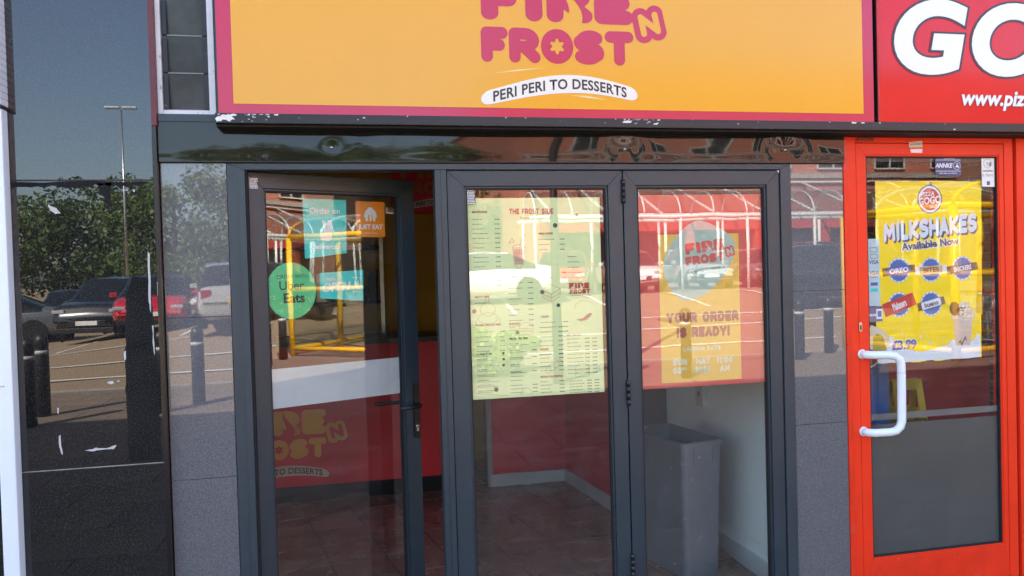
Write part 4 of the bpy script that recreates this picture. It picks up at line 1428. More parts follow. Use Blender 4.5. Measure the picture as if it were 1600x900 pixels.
for bx, bz, s, pc, rot, ink, endc in badges:
    b_ = shape('badge', [circ(0.062, 32)], bx, bz, Y0 - 0.0004, BLUE, yp)
    shape('badge_ring', [circ(0.062, 32), circ(0.054, 32)], bx, bz, Y0 - 0.0007, film('badge_light_blue', (0.35, 0.52, 0.72), 1), yp)
    for k in range(16):
        a = 2 * math.pi * k / 16
        shape('badge_dot', [circ(0.0048, 8)], bx + 0.058 * math.cos(a), bz + 0.058 * math.sin(a), Y0 - 0.0010, WHITE, yp)
    L = 0.185 if s != 'bueno' else 0.16
    H = 0.040 if s != 'Maltesers' else 0.066
    shape('bar_wrapper', [ragged([(-L / 2, -H / 2), (L / 2, -H / 2), (L / 2, H / 2), (-L / 2, H / 2)], 0.002, 5, 3)], bx, bz, Y0 - 0.0012, endc, yp, rot=rot)
    shape('bar_label', [rrect(L * 0.72, H * 0.95, 0.008)], bx, bz, Y0 - 0.0015, pc, yp, rot=rot)
    hh = H * 0.56
    text('bar_lettering', s, hh, bx + math.sin(rot) * hh * .5, bz - math.cos(rot) * hh * .5, Y0 - 0.0018, ink, yp, bold=0.05, rot=rot, sx=min(1.25, L * 0.68 / (len(s) * 0.66 * hh / 0.7)))
# milk splash, cup and price
shape('milk_splash', [ragged([(2.552, 1.168), (2.66, 1.166), (2.85, 1.168), (3.155, 1.170), (3.150, 1.30), (3.115, 1.262), (3.085, 1.245), (3.04, 1.235), (2.99, 1.27), (2.975, 1.25), (2.94, 1.235), (2.86, 1.222), (2.79, 1.215), (2.74, 1.225), (2.70, 1.235), (2.665, 1.245), (2.640, 1.29), (2.622, 1.305), (2.615, 1.255), (2.555, 1.235)], 0.003, 4, 12)], 0, 0, Y0 - 0.0004, ICE, yp)
for k in range(26):
    shape('milk_drop', [circ(random.uniform(0.002, 0.006), 8, random.uniform(0.003, 0.009))], random.choice([random.uniform(2.64, 2.74), random.uniform(2.78, 2.90), random.uniform(2.95, 3.14)]), random.uniform(1.235, 1.305), Y0 - 0.0006, ICE, yp)
shape('cup', [[(-0.045, -0.12), (0.04, -0.12), (0.058, 0.02), (-0.062, 0.02)]], 3.052, 1.355, Y0 - 0.0008, mat('cup_milky', (0.55, 0.47, 0.40), 0.3), yp)
shape('cup_cream', [ragged([(-0.066, 0.0), (0.066, 0.0), (0.07, 0.03), (0.045, 0.05), (0.03, 0.075), (0.0, 0.085), (-0.03, 0.07), (-0.05, 0.05), (-0.07, 0.025)], 0.006, 4, 4)], 3.054, 1.375, Y0 - 0.0011, mat('cup_cream', (0.66, 0.56, 0.46), 0.4, var=0.4, scale=60), yp)
shape('cup_biscuit', [circ(0.030, 18, 0.036)], 3.002, 1.425, Y0 - 0.0014, BRN, yp, rot=0.2)
for k in range(9):
    a = random.uniform(-0.05, 0.05)
    shape('chocolate_sauce', [[(-0.012, -0.003), (0.0, 0.004), (0.012, -0.001), (0.0, -0.004)]], 3.054 + a, 1.39 + random.uniform(0, 0.05), Y0 - 0.0014, BRN, yp, rot=random.uniform(-1, 1))
shape('sauce_swirl', [[(-0.03, -0.02), (-0.012, 0.0), (-0.006, -0.02), (0.018, 0.02), (0.026, -0.012), (0.014, 0.002), (-0.004, -0.032), (-0.014, -0.014)]], 3.046, 1.265, Y0 - 0.0014, BRN, yp)
text('price_outline', '£3.99', 0.044, 2.705, 1.233, Y0 - 0.0014, WHITE, yp, bold=0.13, rot=0.02)
text('price', '£3.99', 0.044, 2.705, 1.233, Y0 - 0.0018, BLUE, yp, bold=0.06, rot=0.02)
bm = B()
lathe(bm, [(0.009, 0), (0.009, -0.002), (0.003, -0.003)], 2.875, Y0 - 0.001, 2.062, 14, 'y')
obj('suction_hook', bm, mat('clear_plastic_grey', (0.25, 0.25, 0.25), 0.2), yp)

s_ = thing('card_payment_strip', (2.538, 0.0265, 1.44), 'pale blue card payment strip at left edge of the red door glass', 'sticker')
shape('sheet', [[(2.5, 1.79), (2.572, 1.79), (2.574, 1.455), (2.5, 1.455)]], 0, 0, 0.0270, film('pale_blue_paper', (0.50, 0.66, 0.70), 1), s_)
for k, (tx, z) in enumerate((('VISA', 1.665), ('VISA', 1.612))):
    text('lettering', tx, 0.019, 2.540, z, 0.0266, BLUE2, s_, bold=0.03)
for z, c in ((1.735, PGRY), (1.703, PGRY), (1.565, BLUE), (1.535, TEAL)):
    shape('card_logo', [rrect(0.042, 0.024, 0.006), rrect(0.036, 0.018, 0.004)] if c is PGRY else [rrect(0.040, 0.016, 0.002)], 2.540, z, 0.0266, c, s_)
text('lettering', 'maestro', 0.009, 2.540, 1.596, 0.0266, PGRY, s_, bold=0.02)
s_ = thing('flyer', (2.53, 0.0265, 1.38), 'small purple and blue flyer below the card payment strip', 'flyer')
shape('sheet', [quad(0.085, 0.075)], 2.541, 1.415, 0.0268, film('purple_print', (0.10, 0.09, 0.26), 1), s_)
shape('patch', [quad(0.035, 0.05)], 2.566, 1.415, 0.0264, ICE, s_)
shape('patch', [quad(0.022, 0.03)], 2.566, 1.415, 0.0261, BLUE, s_)
text('lettering', 'save', 0.016, 2.528, 1.405, 0.0264, WHITE, s_, bold=0.03)
s_ = thing('torn_paper', (2.54, 0.0265, 1.23), 'torn olive and cream paper stuck behind the door handle', 'paper')
shape('sheet', [ragged([(2.50, 1.235), (2.505, 1.33), (2.515, 1.36), (2.56, 1.35), (2.60, 1.32), (2.625, 1.27), (2.60, 1.25), (2.53, 1.24)], 0.003, 4, 5)], 0, 0, 0.0272, film('cream_torn_paper', (0.66, 0.58, 0.42), 1), s_)
shape('printed_area', [ragged([(2.525, 1.225), (2.528, 1.30), (2.55, 1.318), (2.585, 1.30), (2.605, 1.23)], 0.002, 4, 6)], 0, 0, 0.0268, film('olive_print', (0.36, 0.30, 0.02), 1), s_)

s_ = thing('contactless_sticker', (3.22, 0.0170, 2.04), 'white contactless payment sticker in top right corner of red door', 'sticker')
shape('sheet', [[(3.166, 2.192), (3.2435, 2.193), (3.2435, 2.043), (3.168, 2.045)]], 0, 0, 0.0172, WHITE, s_)
shape('symbol_ring', [circ(0.024, 28), circ(0.0225, 28)], 3.203, 2.163, 0.0168, PGRN, s_)
for k in range(3):
    r1 = 0.007 + k * 0.004
    lp_ = arc(-0.012, 0, r1, r1, -40, 40, 6) + arc(-0.012, 0, r1 - 0.0015, r1 - 0.0015, 40, -40, 6)
    shape('symbol_wave', [lp_], 3.203, 2.163, 0.0168, PGRN, s_)
shape('symbol_hand', [[(0.005, -0.01), (0.02, -0.012), (0.022, 0.006), (0.012, 0.012)]], 3.203, 2.160, 0.0168, PGRY, s_)
text('lettering', 'contactless', 0.010, 3.203, 2.121, 0.0168, PGRN, s_, bold=0.035, sx=0.95)
text('lettering', 'is here', 0.018, 3.203, 2.096, 0.0168, PGRY, s_, sx=0.95)
shape('mark', [rrect(0.018, 0.020, 0.002)], 3.206, 2.062, 0.0168, BLUE2, s_)
s_ = thing('security_sticker', (2.97, 0.0170, 2.10), 'dark blue security camera sticker near top of the red door glass', 'sticker')
NAVY = film('navy_sticker', (0.045, 0.06, 0.20), 1)
shape('sheet', [[(2.900, 2.194), (3.045, 2.194), (3.045, 2.108), (3.035, 2.100), (2.895, 2.105), (2.893, 2.175)]], 0, 0, 0.0172, NAVY, s_)
for z in (2.180, 2.124):
    shape('rule', [quad(0.145, 0.0022)], 2.969, z, 0.0168, WHITE, s_)
text('lettering', 'ANNKE', 0.021, 2.895, 2.142, 0.0168, WHITE, s_, align='LEFT', shear=0.2, bold=0.05, sx=0.95)
shape('camera_symbol', [circ(0.021, 24), circ(0.0192, 24)], 3.020, 2.152, 0.0168, WHITE, s_)
shape('camera_symbol', [[(-0.012, -0.006), (0.012, -0.010), (0.010, 0.0), (0.004, 0.002), (0.003, 0.014), (-0.001, 0.013), (-0.002, 0.0)]], 3.020, 2.151, 0.0168, WHITE, s_)
text('lettering', 'Security Notice', 0.007, 2.975, 2.184, 0.0168, WHITE, s_)
text('lettering', '24h video surveillance', 0.008, 2.969, 2.110, 0.0168, WHITE, s_)
s_ = thing('door_label', (2.77, -0.001, 2.22), 'small cream makers label stuck on top rail of red door', 'label')
shape('sheet', [[(-0.040, 0.010), (0.038, 0.020), (0.040, -0.012), (-0.036, -0.014)]], 2.768, 2.253, -0.0006, film('cream_label', (0.66, 0.58, 0.45), 1), s_)
shape('sheet', [[(-0.034, 0.006), (0.036, 0.008), (0.034, -0.012), (-0.030, -0.011)]], 2.772, 2.225, 0.0012, WHITE, s_)
text('lettering', 'automatic', 0.011, 2.768, 2.252, -0.0010, INK, s_, rot=0.08)

# ================================================================== SHOP INTERIORS
WRED = mat('deep_red_wall_paint', (0.66, 0.016, 0.034), 0.45, var=0.10, scale=2, bump=0.15, bscale=30)
WYEL = mat('ochre_wall_paint', (0.75, 0.45, 0.03), 0.6, var=0.08)
WWHT = mat('white_wall_paint', (0.86, 0.88, 0.85), 0.6, var=0.05, scale=2)
WGRY = mat('grey_wall_panel', (0.12, 0.125, 0.13), 0.5, var=0.1)
SKIRT = mat('white_skirting_paint', (0.58, 0.60, 0.58), 0.4, var=0.06)
CEIL = mat('cream_ceiling', (0.68, 0.64, 0.54), 0.8, var=0.04)
TILE = mat('brown_floor_tile', (0.30, 0.17, 0.12), 0.25, var=0.25, scale=3.5, bump=0.10, bscale=14, rvar=0.06, world=True)
GROUT = mat('dark_grout', (0.035, 0.028, 0.025), 0.9, var=0.2)


def structure(name, bm, m):
    return tag(obj(name, bm, m), kind='structure')


fl = structure('floor', box(B(), -1.20, 2.12, 0.09, 4.6, -0.02, 0.036), GROUT)
TA, TP = R(11.3), 0.318
tdx, tdy = Vector((math.cos(TA), math.sin(TA), 0)), Vector((-math.sin(TA), math.cos(TA), 0))
TO = Vector((0.08, 1.5, 0))


def clip_room(poly, x0, x1, y0, y1):
    for ax, lim, sg_ in ((0, x0, 1), (0, x1, -1), (1, y0, 1), (1, y1, -1)):
        out = []
        for a, b_ in zip(poly, poly[1:] + poly[:1]):
            da, db = (a[ax] - lim) * sg_, (b_[ax] - lim) * sg_
            if da >= 0:
                out.append(a)
            if da * db < 0:
                f = da / (da - db)
                out.append((a[0] + (b_[0] - a[0]) * f, a[1] + (b_[1] - a[1]) * f))
        poly = out
        if len(poly) < 3:
            return []
    return poly


tm = None
for i in range(-9, 10):
    for j in range(-8, 12):
        o_ = TO + tdx * (i * TP) + tdy * (j * TP)
        g_ = TP - 0.006
        q = [o_, o_ + tdx * g_, o_ + tdx * g_ + tdy * g_, o_ + tdy * g_]
        full = [(p.x, p.y) for p in q]
        pl_ = clip_room(full, -1.195, 2.045, 0.095, 3.29)
        if not pl_ or max(p[0] for p in pl_) - min(p[0] for p in pl_) < 0.02 or max(p[1] for p in pl_) - min(p[1] for p in pl_) < 0.02:
            continue
        if len(pl_) == 4 and all(abs(a[0] - b_[0]) + abs(a[1] - b_[1]) < 1e-6 for a, b_ in zip(pl_, full)):
            if tm is None:
                o = obj('floor_tile', zprism(B(), [(p.x - o_.x, p.y - o_.y) for p in q], 0.0365, 0.0400, 0.001), TILE, None, origin=(0, 0, 0))
                tm = o.data
            else:
                o = bpy.data.objects.new('floor_tile', tm)
                C.objects.link(o)
        else:
            o = obj('floor_tile', zprism(B(), [(p[0] - o_.x, p[1] - o_.y) for p in pl_], 0.0365, 0.0400), TILE, None, origin=(0, 0, 0))
        o.parent = fl
        o.location = Vector((o_.x, o_.y, 0)) - org(fl)
structure('ceiling', box(B(), -1.20, 2.12, 0.10, 4.6, 2.56, 2.615), CEIL)
structure('wall_left', box(B(), -1.199, -1.18, 0.10, 4.6, 0.04, 2.56), WRED)
structure('wall_back', box(B(), -1.18, 1.70, 3.30, 3.38, 0.04, 2.56), WYEL)
w_ = structure('wall_red', box(B(), 1.003, 1.70, 2.42, 2.52, 0.04, 2.56), WRED)
obj('skirting_board', box(B(), 0.985, 1.585, 2.402, 2.4195, 0.041, 0.135, 0.003), SKIRT, w_)
obj('corner_post', box(B(), 0.962, 1.002, 2.405, 2.53, 0.041, 2.2, 0.003), mat('grey_corner_trim', (0.33, 0.33, 0.31), 0.45), w_)
w_ = structure('wall_red', zprism(B(), [(1.585, 2.4195), (1.690, 1.52), (1.74, 1.52), (1.70, 2.4195)], 0.04, 2.56), WRED)
obj('skirting_board', zprism(B(), [(1.566, 2.4015), (1.671, 1.50), (1.689, 1.50), (1.5845, 2.4015)], 0.041, 0.135, 0.002), SKIRT, w_)
structure('wall_grey', box(B(), 1.6925, 2.045, 1.50, 1.518, 0.04, 2.56), WGRY)
w_ = structure('wall_white', box(B(), 2.05, 2.118, 0.095, 1.518, 0.04, 2.56), WWHT)
obj('skirting_board', box(B(), 2.034, 2.0495, 0.095, 1.495, 0.041, 0.145, 0.003), SKIRT, w_)
structure('wall_passage', box(B(), 1.71, 2.12, 1.519, 4.5, 0.04, 2.56), WRED)
bx = thing('wall_box', (2.03, 0.93, 0.84), 'small pale box fixed to the white wall below the launch poster', 'wall box')
obj('box_body', box(B(), 2.012, 2.0495, 0.88, 0.98, 0.84, 1.0, 0.004), SKIRT, bx)
obj('box_button', box(B(), 2.009, 2.0118, 0.915, 0.945, 0.90, 0.93, 0.001), GSTRIP, bx)

# counter with logo, black plinth
cn = thing('counter', (-0.02, 2.7, 0.04), 'deep red shop counter with ochre logo and black plinth inside', 'counter')
obj('front_panel', box(B(), -1.18, 0.70, 2.42, 2.47, 0.161, 1.18, 0.003), WRED, cn)
obj('plinth', box(B(), -1.18, 0.70, 2.44, 2.48, 0.041, 0.16), RUBBER, cn)
obj('worktop', box(B(), -1.18, 0.73, 2.39, 3.0, 1.181, 1.215, 0.004), BLACK, cn)
obj('end_panel', box(B(), 0.66, 0.70, 2.471, 3.0, 0.041, 1.18, 0.003), WRED, cn)
OCH = mat('ochre_counter_vinyl', (0.80, 0.46, 0.07), 0.35, var=0.04)
CRM2 = mat('cream_counter_vinyl', (0.66, 0.62, 0.50), 0.35, var=0.04)
logo(cn, -0.555, 0.365, 0.66, 2.418, OCH, WRED, CRM2, DKTXT, dy=0.0008)
# bulkhead above the counter
bh = thing('menu_bulkhead', (-0.02, 2.6, 2.14), 'deep red bulkhead with logo hanging above the counter', 'bulkhead')
obj('board', box(B(), 0.30, 1.0, 2.50, 2.56, 2.145, 2.545, 0.003), WRED, bh)
logo(bh, 0.60, 2.285, 0.46, 2.498, mat('burnt_orange_vinyl', (0.50, 0.14, 0.04), 0.4, var=0.05), WRED, CRM2, DKTXT, dy=0.0008)
bk = thing('kitchen_rack', (-0.2, 3.15, 0.04), 'dark tall kitchen rack standing behind the counter', 'rack')
for x in (-0.62, 0.22):
    obj('upright', box(B(), x, x + 0.03, 3.05, 3.08, 0.04, 2.1), STEEL, bk)
for z in (0.5, 1.0, 1.45, 1.9):
    obj('shelf', box(B(), -0.59, 0.22, 3.04, 3.29, z, z + 0.025), BLACKM, bk)
for k in range(9):
    x = -0.55 + k * 0.085
    obj('stored_box', box(B(), x, x + 0.07, 3.10, 3.25, 1.476, 1.476 + random.uniform(0.1, 0.25), 0.004), BLACKM if k % 3 else STEEL, bk)

# tall open bin
BIN = mat('grey_bin_plastic', (0.17, 0.175, 0.19), 0.42, var=0.10, scale=4, bump=0.12, bscale=90, speck=(38, 0.70, (0.40, 0.40, 0.40)), dirt=(7, 0.62, (0.34, 0.34, 0.33)))
bn = thing('litter_bin', (1.705, 0.585, 0.04), 'tall grey plastic open-topped bin inside by the white wall', 'bin')
rot = Matrix.Rotation(R(12), 3, 'Z')


def binring(hw, hd, z, cx=1.705, cy=0.585):
    out = []
    for x, y in rrect(2 * hw, 2 * hd, 0.03, 4):
        v = rot @ Vector((x, y, 0))
        out.append((cx + v.x, cy + v.y, z))
    return out


def ringloft(rings, close_bottom=True):
    bm = B()
    R_ = [[bm.verts.new(p) for p in r] for r in rings]
    n = len(R_[0])
    for a, b_ in zip(R_, R_[1:]):
        for k in range(n):
            bm.faces.new((a[k], a[(k + 1) % n], b_[(k + 1) % n], b_[k]))
    if close_bottom:
        bm.faces.new(R_[0][::-1])
    return bm


bd = obj('body', ringloft([binring(0.108, 0.222, 0.045), binring(0.125, 0.245, 0.755), binring(0.122, 0.242, 0.755), binring(0.105, 0.218, 0.06)]), BIN, bn)
obj('rim', ringloft([binring(0.126, 0.246, 0.742), binring(0.136, 0.256, 0.744), binring(0.136, 0.256, 0.762), binring(0.130, 0.250, 0.768), binring(0.120, 0.240, 0.768), binring(0.121, 0.241, 0.745)], False), BIN, bn)
for sx_ in (-0.06, 0.06):
    bm = B()
    a = rot @ Vector((sx_, -0.2415, 0))
    box(bm, 1.705 + a.x - 0.0015, 1.705 + a.x + 0.0015, 0.585 + a.y - 0.006, 0.585 + a.y + 0.01, 0.655, 0.735)
    obj('rib', bm, BIN, bd)

# neighbour's interior
structure('floor', box(B(), 2.34, 4.72, 0.095, 4.6, -0.02, 0.035), mat('grey_lino', (0.10, 0.10, 0.10), 0.4))
structure('ceiling', box(B(), 2.34, 4.72, 0.095, 4.6, 2.56, 2.615), CEIL)
structure('wall_back', box(B(), 2.34, 4.72, 3.2, 3.25, 0.035, 2.56), mat('dark_navy_wall', (0.025, 0.035, 0.06), 0.5, var=0.1))
structure('wall_side', box(B(), 2.341, 2.36, 0.10, 3.2, 0.035, 2.56), mat('dark_brown_wall', (0.06, 0.045, 0.04), 0.6))
c2 = thing('pizza_counter', (3.9, 1.6, 0.035), 'dark red serving counter deep inside the neighbouring shop', 'counter')
obj('front_panel', box(B(), 3.35, 4.6, 1.5, 1.55, 0.036, 1.05, 0.003), mat('maroon_panel', (0.28, 0.02, 0.02), 0.5), c2)
obj('worktop', box(B(), 3.30, 4.65, 1.46, 2.1, 1.051, 1.09, 0.004), BLACK, c2)
c3 = thing('display_board', (2.8, 0.4, 0.5), 'blue display board with round logo edge behind the white handle', 'board')
obj('board', box(B(), 2.70, 2.90, 0.40, 0.41, 0.5, 1.24), film('blue_board', (0.03, 0.12, 0.35), 1), c3)
shape('logo_ring', [arc(-0.05, 0.02, 0.16, 0.14, -70, 10, 16) + arc(-0.05, 0.02, 0.15, 0.13, 10, -70, 16)], 2.78, 1.20, 0.399, ICE, c3)
shape('logo_disc', [arc(-0.05, 0.02, 0.14, 0.12, -80, 30, 14)], 2.78, 1.20, 0.3985, RINK, c3)
wf = thing('wet_floor_sign', (3.10, 0.52, 0.035), 'yellow folding caution floor sign standing inside the red door', 'floor sign')
WF = mat('yellow_sign_plastic', (0.62, 0.48, 0.02), 0.4, var=0.06)
for k, s_ in enumerate((1, -1)):
    bm = B()
    A = [(-0.13, 0.0), (0.13, 0.0), (0.095, 0.96), (-0.095, 0.96)]
    Hh = [(-0.055, 0.80), (-0.055, 0.90), (0.055, 0.90), (0.055, 0.80)]
    outer, inner = A, [(-0.055, 0.80), (0.055, 0.80), (0.055, 0.90), (-0.055, 0.90)]
    vo = [bm.verts.new((3.10 + x, 0.52 + s_ * (0.16 - z * 0.15), 0.036 + z)) for x, z in outer]
    vi = [bm.verts.new((3.10 + x, 0.52 + s_ * (0.16 - z * 0.15), 0.036 + z)) for x, z in inner]
    for i in range(4):
        bm.faces.new((vo[i], vo[(i + 1) % 4], vi[(i + 1) % 4], vi[i]))
    bmesh.ops.solidify(bm, geom=bm.faces[:], thickness=0.012)
    obj('sign_panel', bm, WF, wf)
text('lettering', 'CAUTION', 0.035, 3.10, 0.745, 0.44, INK, wf, bold=0.05, sx=0.8)

# ================================================================== THE CAR PARK OPPOSITE (seen mirrored in glass, granite and lintel)
TYRE = mat('tyre_rubber', (0.015, 0.015, 0.016), 0.8)
RIM = mat('alloy_rim', (0.5, 0.5, 0.52), 0.3, 0.9)
CGLASS = mat('car_window', (0.01, 0.012, 0.014), 0.03, ior=1.6, var=0.05)
HEADL = mat('headlamp', (0.40, 0.42, 0.44), 0.08, ior=1.6)
TAILL = mat('tail_lamp', (0.35, 0.01, 0.01), 0.1)
PLATE = mat('number_plate_white', (0.72, 0.72, 0.70), 0.4)
CTRIM = mat('car_black_trim', (0.015, 0.015, 0.016), 0.4)


def car_paint(name, col):
    m = mat(name, col, 0.25, var=0.04, coat=1.0)
    return m


def build_car(paint, L, Wd, H, kind, label, group='cars in the car park'):
    t = thing('parked_car', (0, 0, 0), label, 'car', group)
    hl = L / 2
    if kind == 'suv':
        st = [(-hl, .55, .78, .80, .86), (-hl + .06, .32, .95, 1.10, .97), (-hl + .30, .26, 1.02, H - .06, 1.0), (-hl + .9, .26, 1.02, H, 1.0), (0.1, .26, 1.0, H, 1.0), (0.55, .26, 1.0, H - .06, 1.0), (1.18, .26, .98, 1.06, 1.0), (1.7, .26, .96, 1.03, .99), (hl - .18, .28, .88, .95, .95), (hl, .42, .62, .68, .84)]
        roof = (1, 6)
    elif kind == 'hatch':
        st = [(-hl, .50, .70, .76, .86), (-hl + .06, .30, .86, .98, .96), (-hl + .45, .22, .90, H - .07, 1.0), (-hl + 1.0, .22, .90, H, 1.0), (0.15, .22, .88, H, 1.0), (0.5, .22, .88, H - .08, 1.0), (1.2, .22, .86, .94, 1.0), (1.6, .22, .82, .89, .98), (hl - .18, .25, .70, .77, .93), (hl, .36, .54, .58, .80)]
        roof = (1, 6)
    else:
        st = [(-hl, .48, .80, .86, .86), (-hl + .08, .28, .92, 1.0, .96), (-hl + .55, .22, .92, 1.06, 1.0), (-hl + 1.35, .22, .92, H - .04, 1.0), (-0.15, .22, .90, H, 1.0), (0.45, .22, .88, H - .07, 1.0), (1.25, .22, .84, .92, 1.0), (1.75, .22, .80, .86, .98), (hl - .2, .24, .68, .74, .93), (hl, .36, .52, .56, .80)]
        roof = (2, 6)
    # refine stations
    xs_ = []
    for a, b_ in zip(st, st[1:]):
        for k in range(3):
            f = k / 3
            xs_.append(tuple(p + (q - p) * f for p, q in zip(a, b_)) + (a, b_))
    xs_.append(st[-1] + (st[-1], st[-1]))
    w = Wd / 2
    body, win = B(), B()

    def sec(s):
        y, zb, zbelt, zt, wf_ = s[:5]
        hw = w * wf_
        cab = min(1, max(0, (zt - zbelt - 0.10) / 0.3))
        wt = hw * (0.93 - 0.19 * cab)
        return [(0, y, zb), (hw * .85, y, zb), (hw * .98, y, zb + .12), (hw * 1.0, y, (zb + zbelt) / 2), (hw * .985, y, zbelt - .05), (hw * .955, y, zbelt), (wt + 0.02, y, zt - .05 - 0.0 * cab), (wt * .86, y, zt - .008), (0, y, zt + .02)]
    secs = [sec(s) for s in xs_]
    nsec = len(secs)

    def addq(bm, q):
        bm.faces.new([bm.verts.new(p) for p in q])
    for i in range(nsec - 1):
        s0, s1 = xs_[i], xs_[i + 1]
        for j in range(8):
            q = [secs[i][j], secs[i + 1][j], secs[i + 1][j + 1], secs[i][j + 1]]
            ym = (s0[0] + s1[0]) / 2
            cabin = min(s0[3] - s0[2], s1[3] - s1[2]) > 0.04 and st[roof[0]][0] <= ym <= st[roof[1]][0]
            slope = abs(s1[3] - s0[3]) / max(1e-6, s1[0] - s0[0]) > 0.22
            glassy = cabin and ((j == 5 and max(s0[3] - s0[2], s1[3] - s1[2]) > 0.15) or (j in (6, 7) and slope))
            tgt = win if glassy else body
            addq(tgt, q)
            addq(tgt, [(-x, y, z) for x, y, z in q[::-1]])
    for s in (secs[0], secs[-1]):
        for j in range(8):
            a, b_ = s[j], s[j + 1]
            addq(body, [a, b_, (-b_[0], b_[1], b_[2]), (-a[0], a[1], a[2])])
    for bm in (body, win):
        bmesh.ops.remove_doubles(bm, verts=bm.verts, dist=0.002)
        bmesh.ops.dissolve_degenerate(bm, dist=0.002, edges=bm.edges)
        bmesh.ops.recalc_face_normals(bm, faces=bm.faces[:])
    obj('body', body, paint, t, smooth=True)
    obj('windows', win, CGLASS, t, smooth=True)
    for wy in (-hl + .78, hl - .82):
        for sx_ in (-1, 1):
            bm = B()
            lathe(bm, [(.20, -.10), (.31, -.105), (.33, -.07), (.33, .07), (.31, .105), (.20, .10)], sx_ * (w - .10), wy, .33, 20, 'x')
            wh = obj('wheel', bm, TYRE, t)
            bm = B()
            lathe(bm, [(.20, -.02), (.215, .085 * sx_), (.19, .10 * sx_), (.06, .07 * sx_), (.02, .085 * sx_)], sx_ * (w - .10), wy, .33, 16, 'x')
            obj('rim', bm, RIM, wh)
            bm = B()
            lathe(bm, [(.37, -.01), (.37, .012)], sx_ * (w - .003) , wy, .34, 20, 'x')
            obj('wheel_arch', bm, CTRIM, t)
    for sx_ in (-1, 1):
        z = .66 if kind != 'suv' else .80
        obj('headlight', box(B(), sx_ * w * .74 - .16, sx_ * w * .74 + .14, hl - .16, hl - .04, z - .045, z + .045, .03), HEADL, t)
        obj('tail_light', box(B(), sx_ * w * .80 - .12, sx_ * w * .80 + .10, -hl + .0, -hl + .10, z + .05, z + .24, .03), TAILL, t)
        obj('mirror', box(B(), sx_ * (w + .09) - .09, sx_ * (w + .09) + .09, .72, .84, .93, 1.05, .03), paint, t)
    obj('grille', box(B(), -w * .48, w * .48, hl - .08, hl + .005, .40, .56, .02), CTRIM, t)
    obj('number_plate', box(B(), -.26, .26, hl + .006, hl + .016, .44, .55), PLATE, t)
    obj('number_plate', box(B(), -.26, .26, -hl - .012, -hl - .002, .58, .69), mat('number_plate_yellow', (0.7, 0.5, 0.03), 0.4), t)
    obj('bumper', box(B(), -w * .84, w * .84, hl - .16, hl + .002, .24, .38, .03), CTRIM, t)
    return t


P_BLK = car_paint('car_paint_black', (0.010, 0.012, 0.016))
P_RED = car_paint('car_paint_red', (0.50, 0.012, 0.025))
P_SIL = car_paint('car_paint_silver', (0.42, 0.42, 0.42))
P_WHT = car_paint('car_paint_white', (0.78, 0.78, 0.77))
P_GRY = car_paint('car_paint_grey', (0.10, 0.11, 0.12))
P_BLU = car_paint('car_paint_blue', (0.03, 0.05, 0.12))


def put(t, x, y, rz):
    t.location = (x, y, ground_z(x, y))
    t.rotation_euler.z = R(rz)
    return t


suv = put(build_car(P_BLK, 4.5, 1.86, 1.68, 'suv', 'black estate car facing the shops, mirrored in the granite pillar'), -6.55, -20.4, 4)
redc = put(build_car(P_RED, 4.1, 1.78, 1.48, 'hatch', 'bright red hatchback facing the shops, mirrored in the left cladding'), -5.25, -19.4, -6)
silc = put(build_car(P_SIL, 4.3, 1.80, 1.52, 'hatch', 'silver hatchback nearest the doors, seen from behind in the left cladding'), -2.85, -16.8, 170)
whtc = put(build_car(P_WHT, 4.7, 1.85, 1.46, 'saloon', 'white saloon standing side-on, mirrored in the menu poster glass'), 3.4, -18.6, 100)
grys = put(build_car(P_GRY, 4.4, 1.80, 1.46, 'saloon', 'dark grey saloon side-on at the far left of the car park'), -10.6, -22.0, 84)


def more(src, x, y, rz, label):
    return dup(src, (x, y, ground_z(x, y)), R(rz), label)


more(grys, -13.5, -27.5, 4, 'dark grey saloon in the row behind, below the tallest trees')
more(silc, -10.2, -28.0, -3, 'silver hatchback in the row behind the black estate car')
more(redc, -7.4, -29.0, 5, 'red hatchback half hidden behind the black estate car')
more(whtc, -4.4, -28.6, 2, 'white saloon in the row behind the near red hatchback')
more(grys, -1.4, -28.2, -4, 'dark grey saloon behind the silver hatchback')
more(silc, 1.4, -27.4, 3, 'silver hatchback in the row behind the white saloon')
more(suv, -16.6, -26.0, 8, 'black estate car farthest left in the back row')
more(whtc, 9.6, -22.6, 12, 'white saloon facing the shops, mirrored in the launch poster glass')
more(silc, 12.4, -23.2, 8, 'silver hatchback beside the white saloon under the canopy')
more(grys, 15.1, -23.6, 6, 'dark grey saloon under the canopy, mirrored at the right leaf edge')
more(suv, 17.9, -23.8, 3, 'black estate car parked before the brick building on the right')
more(redc, 7.0, -21.6, 20, 'red hatchback near the lamp column on the right')
more(silc, 20.6, -24.2, 0, 'silver hatchback at the right end of the canopy row')
more(suv, 13.3, -15.2, -70, 'black estate car nearest the trolley shelter on the right')
more(grys, -19.5, -20.0, 88, 'dark grey saloon at the left end of the car park road')

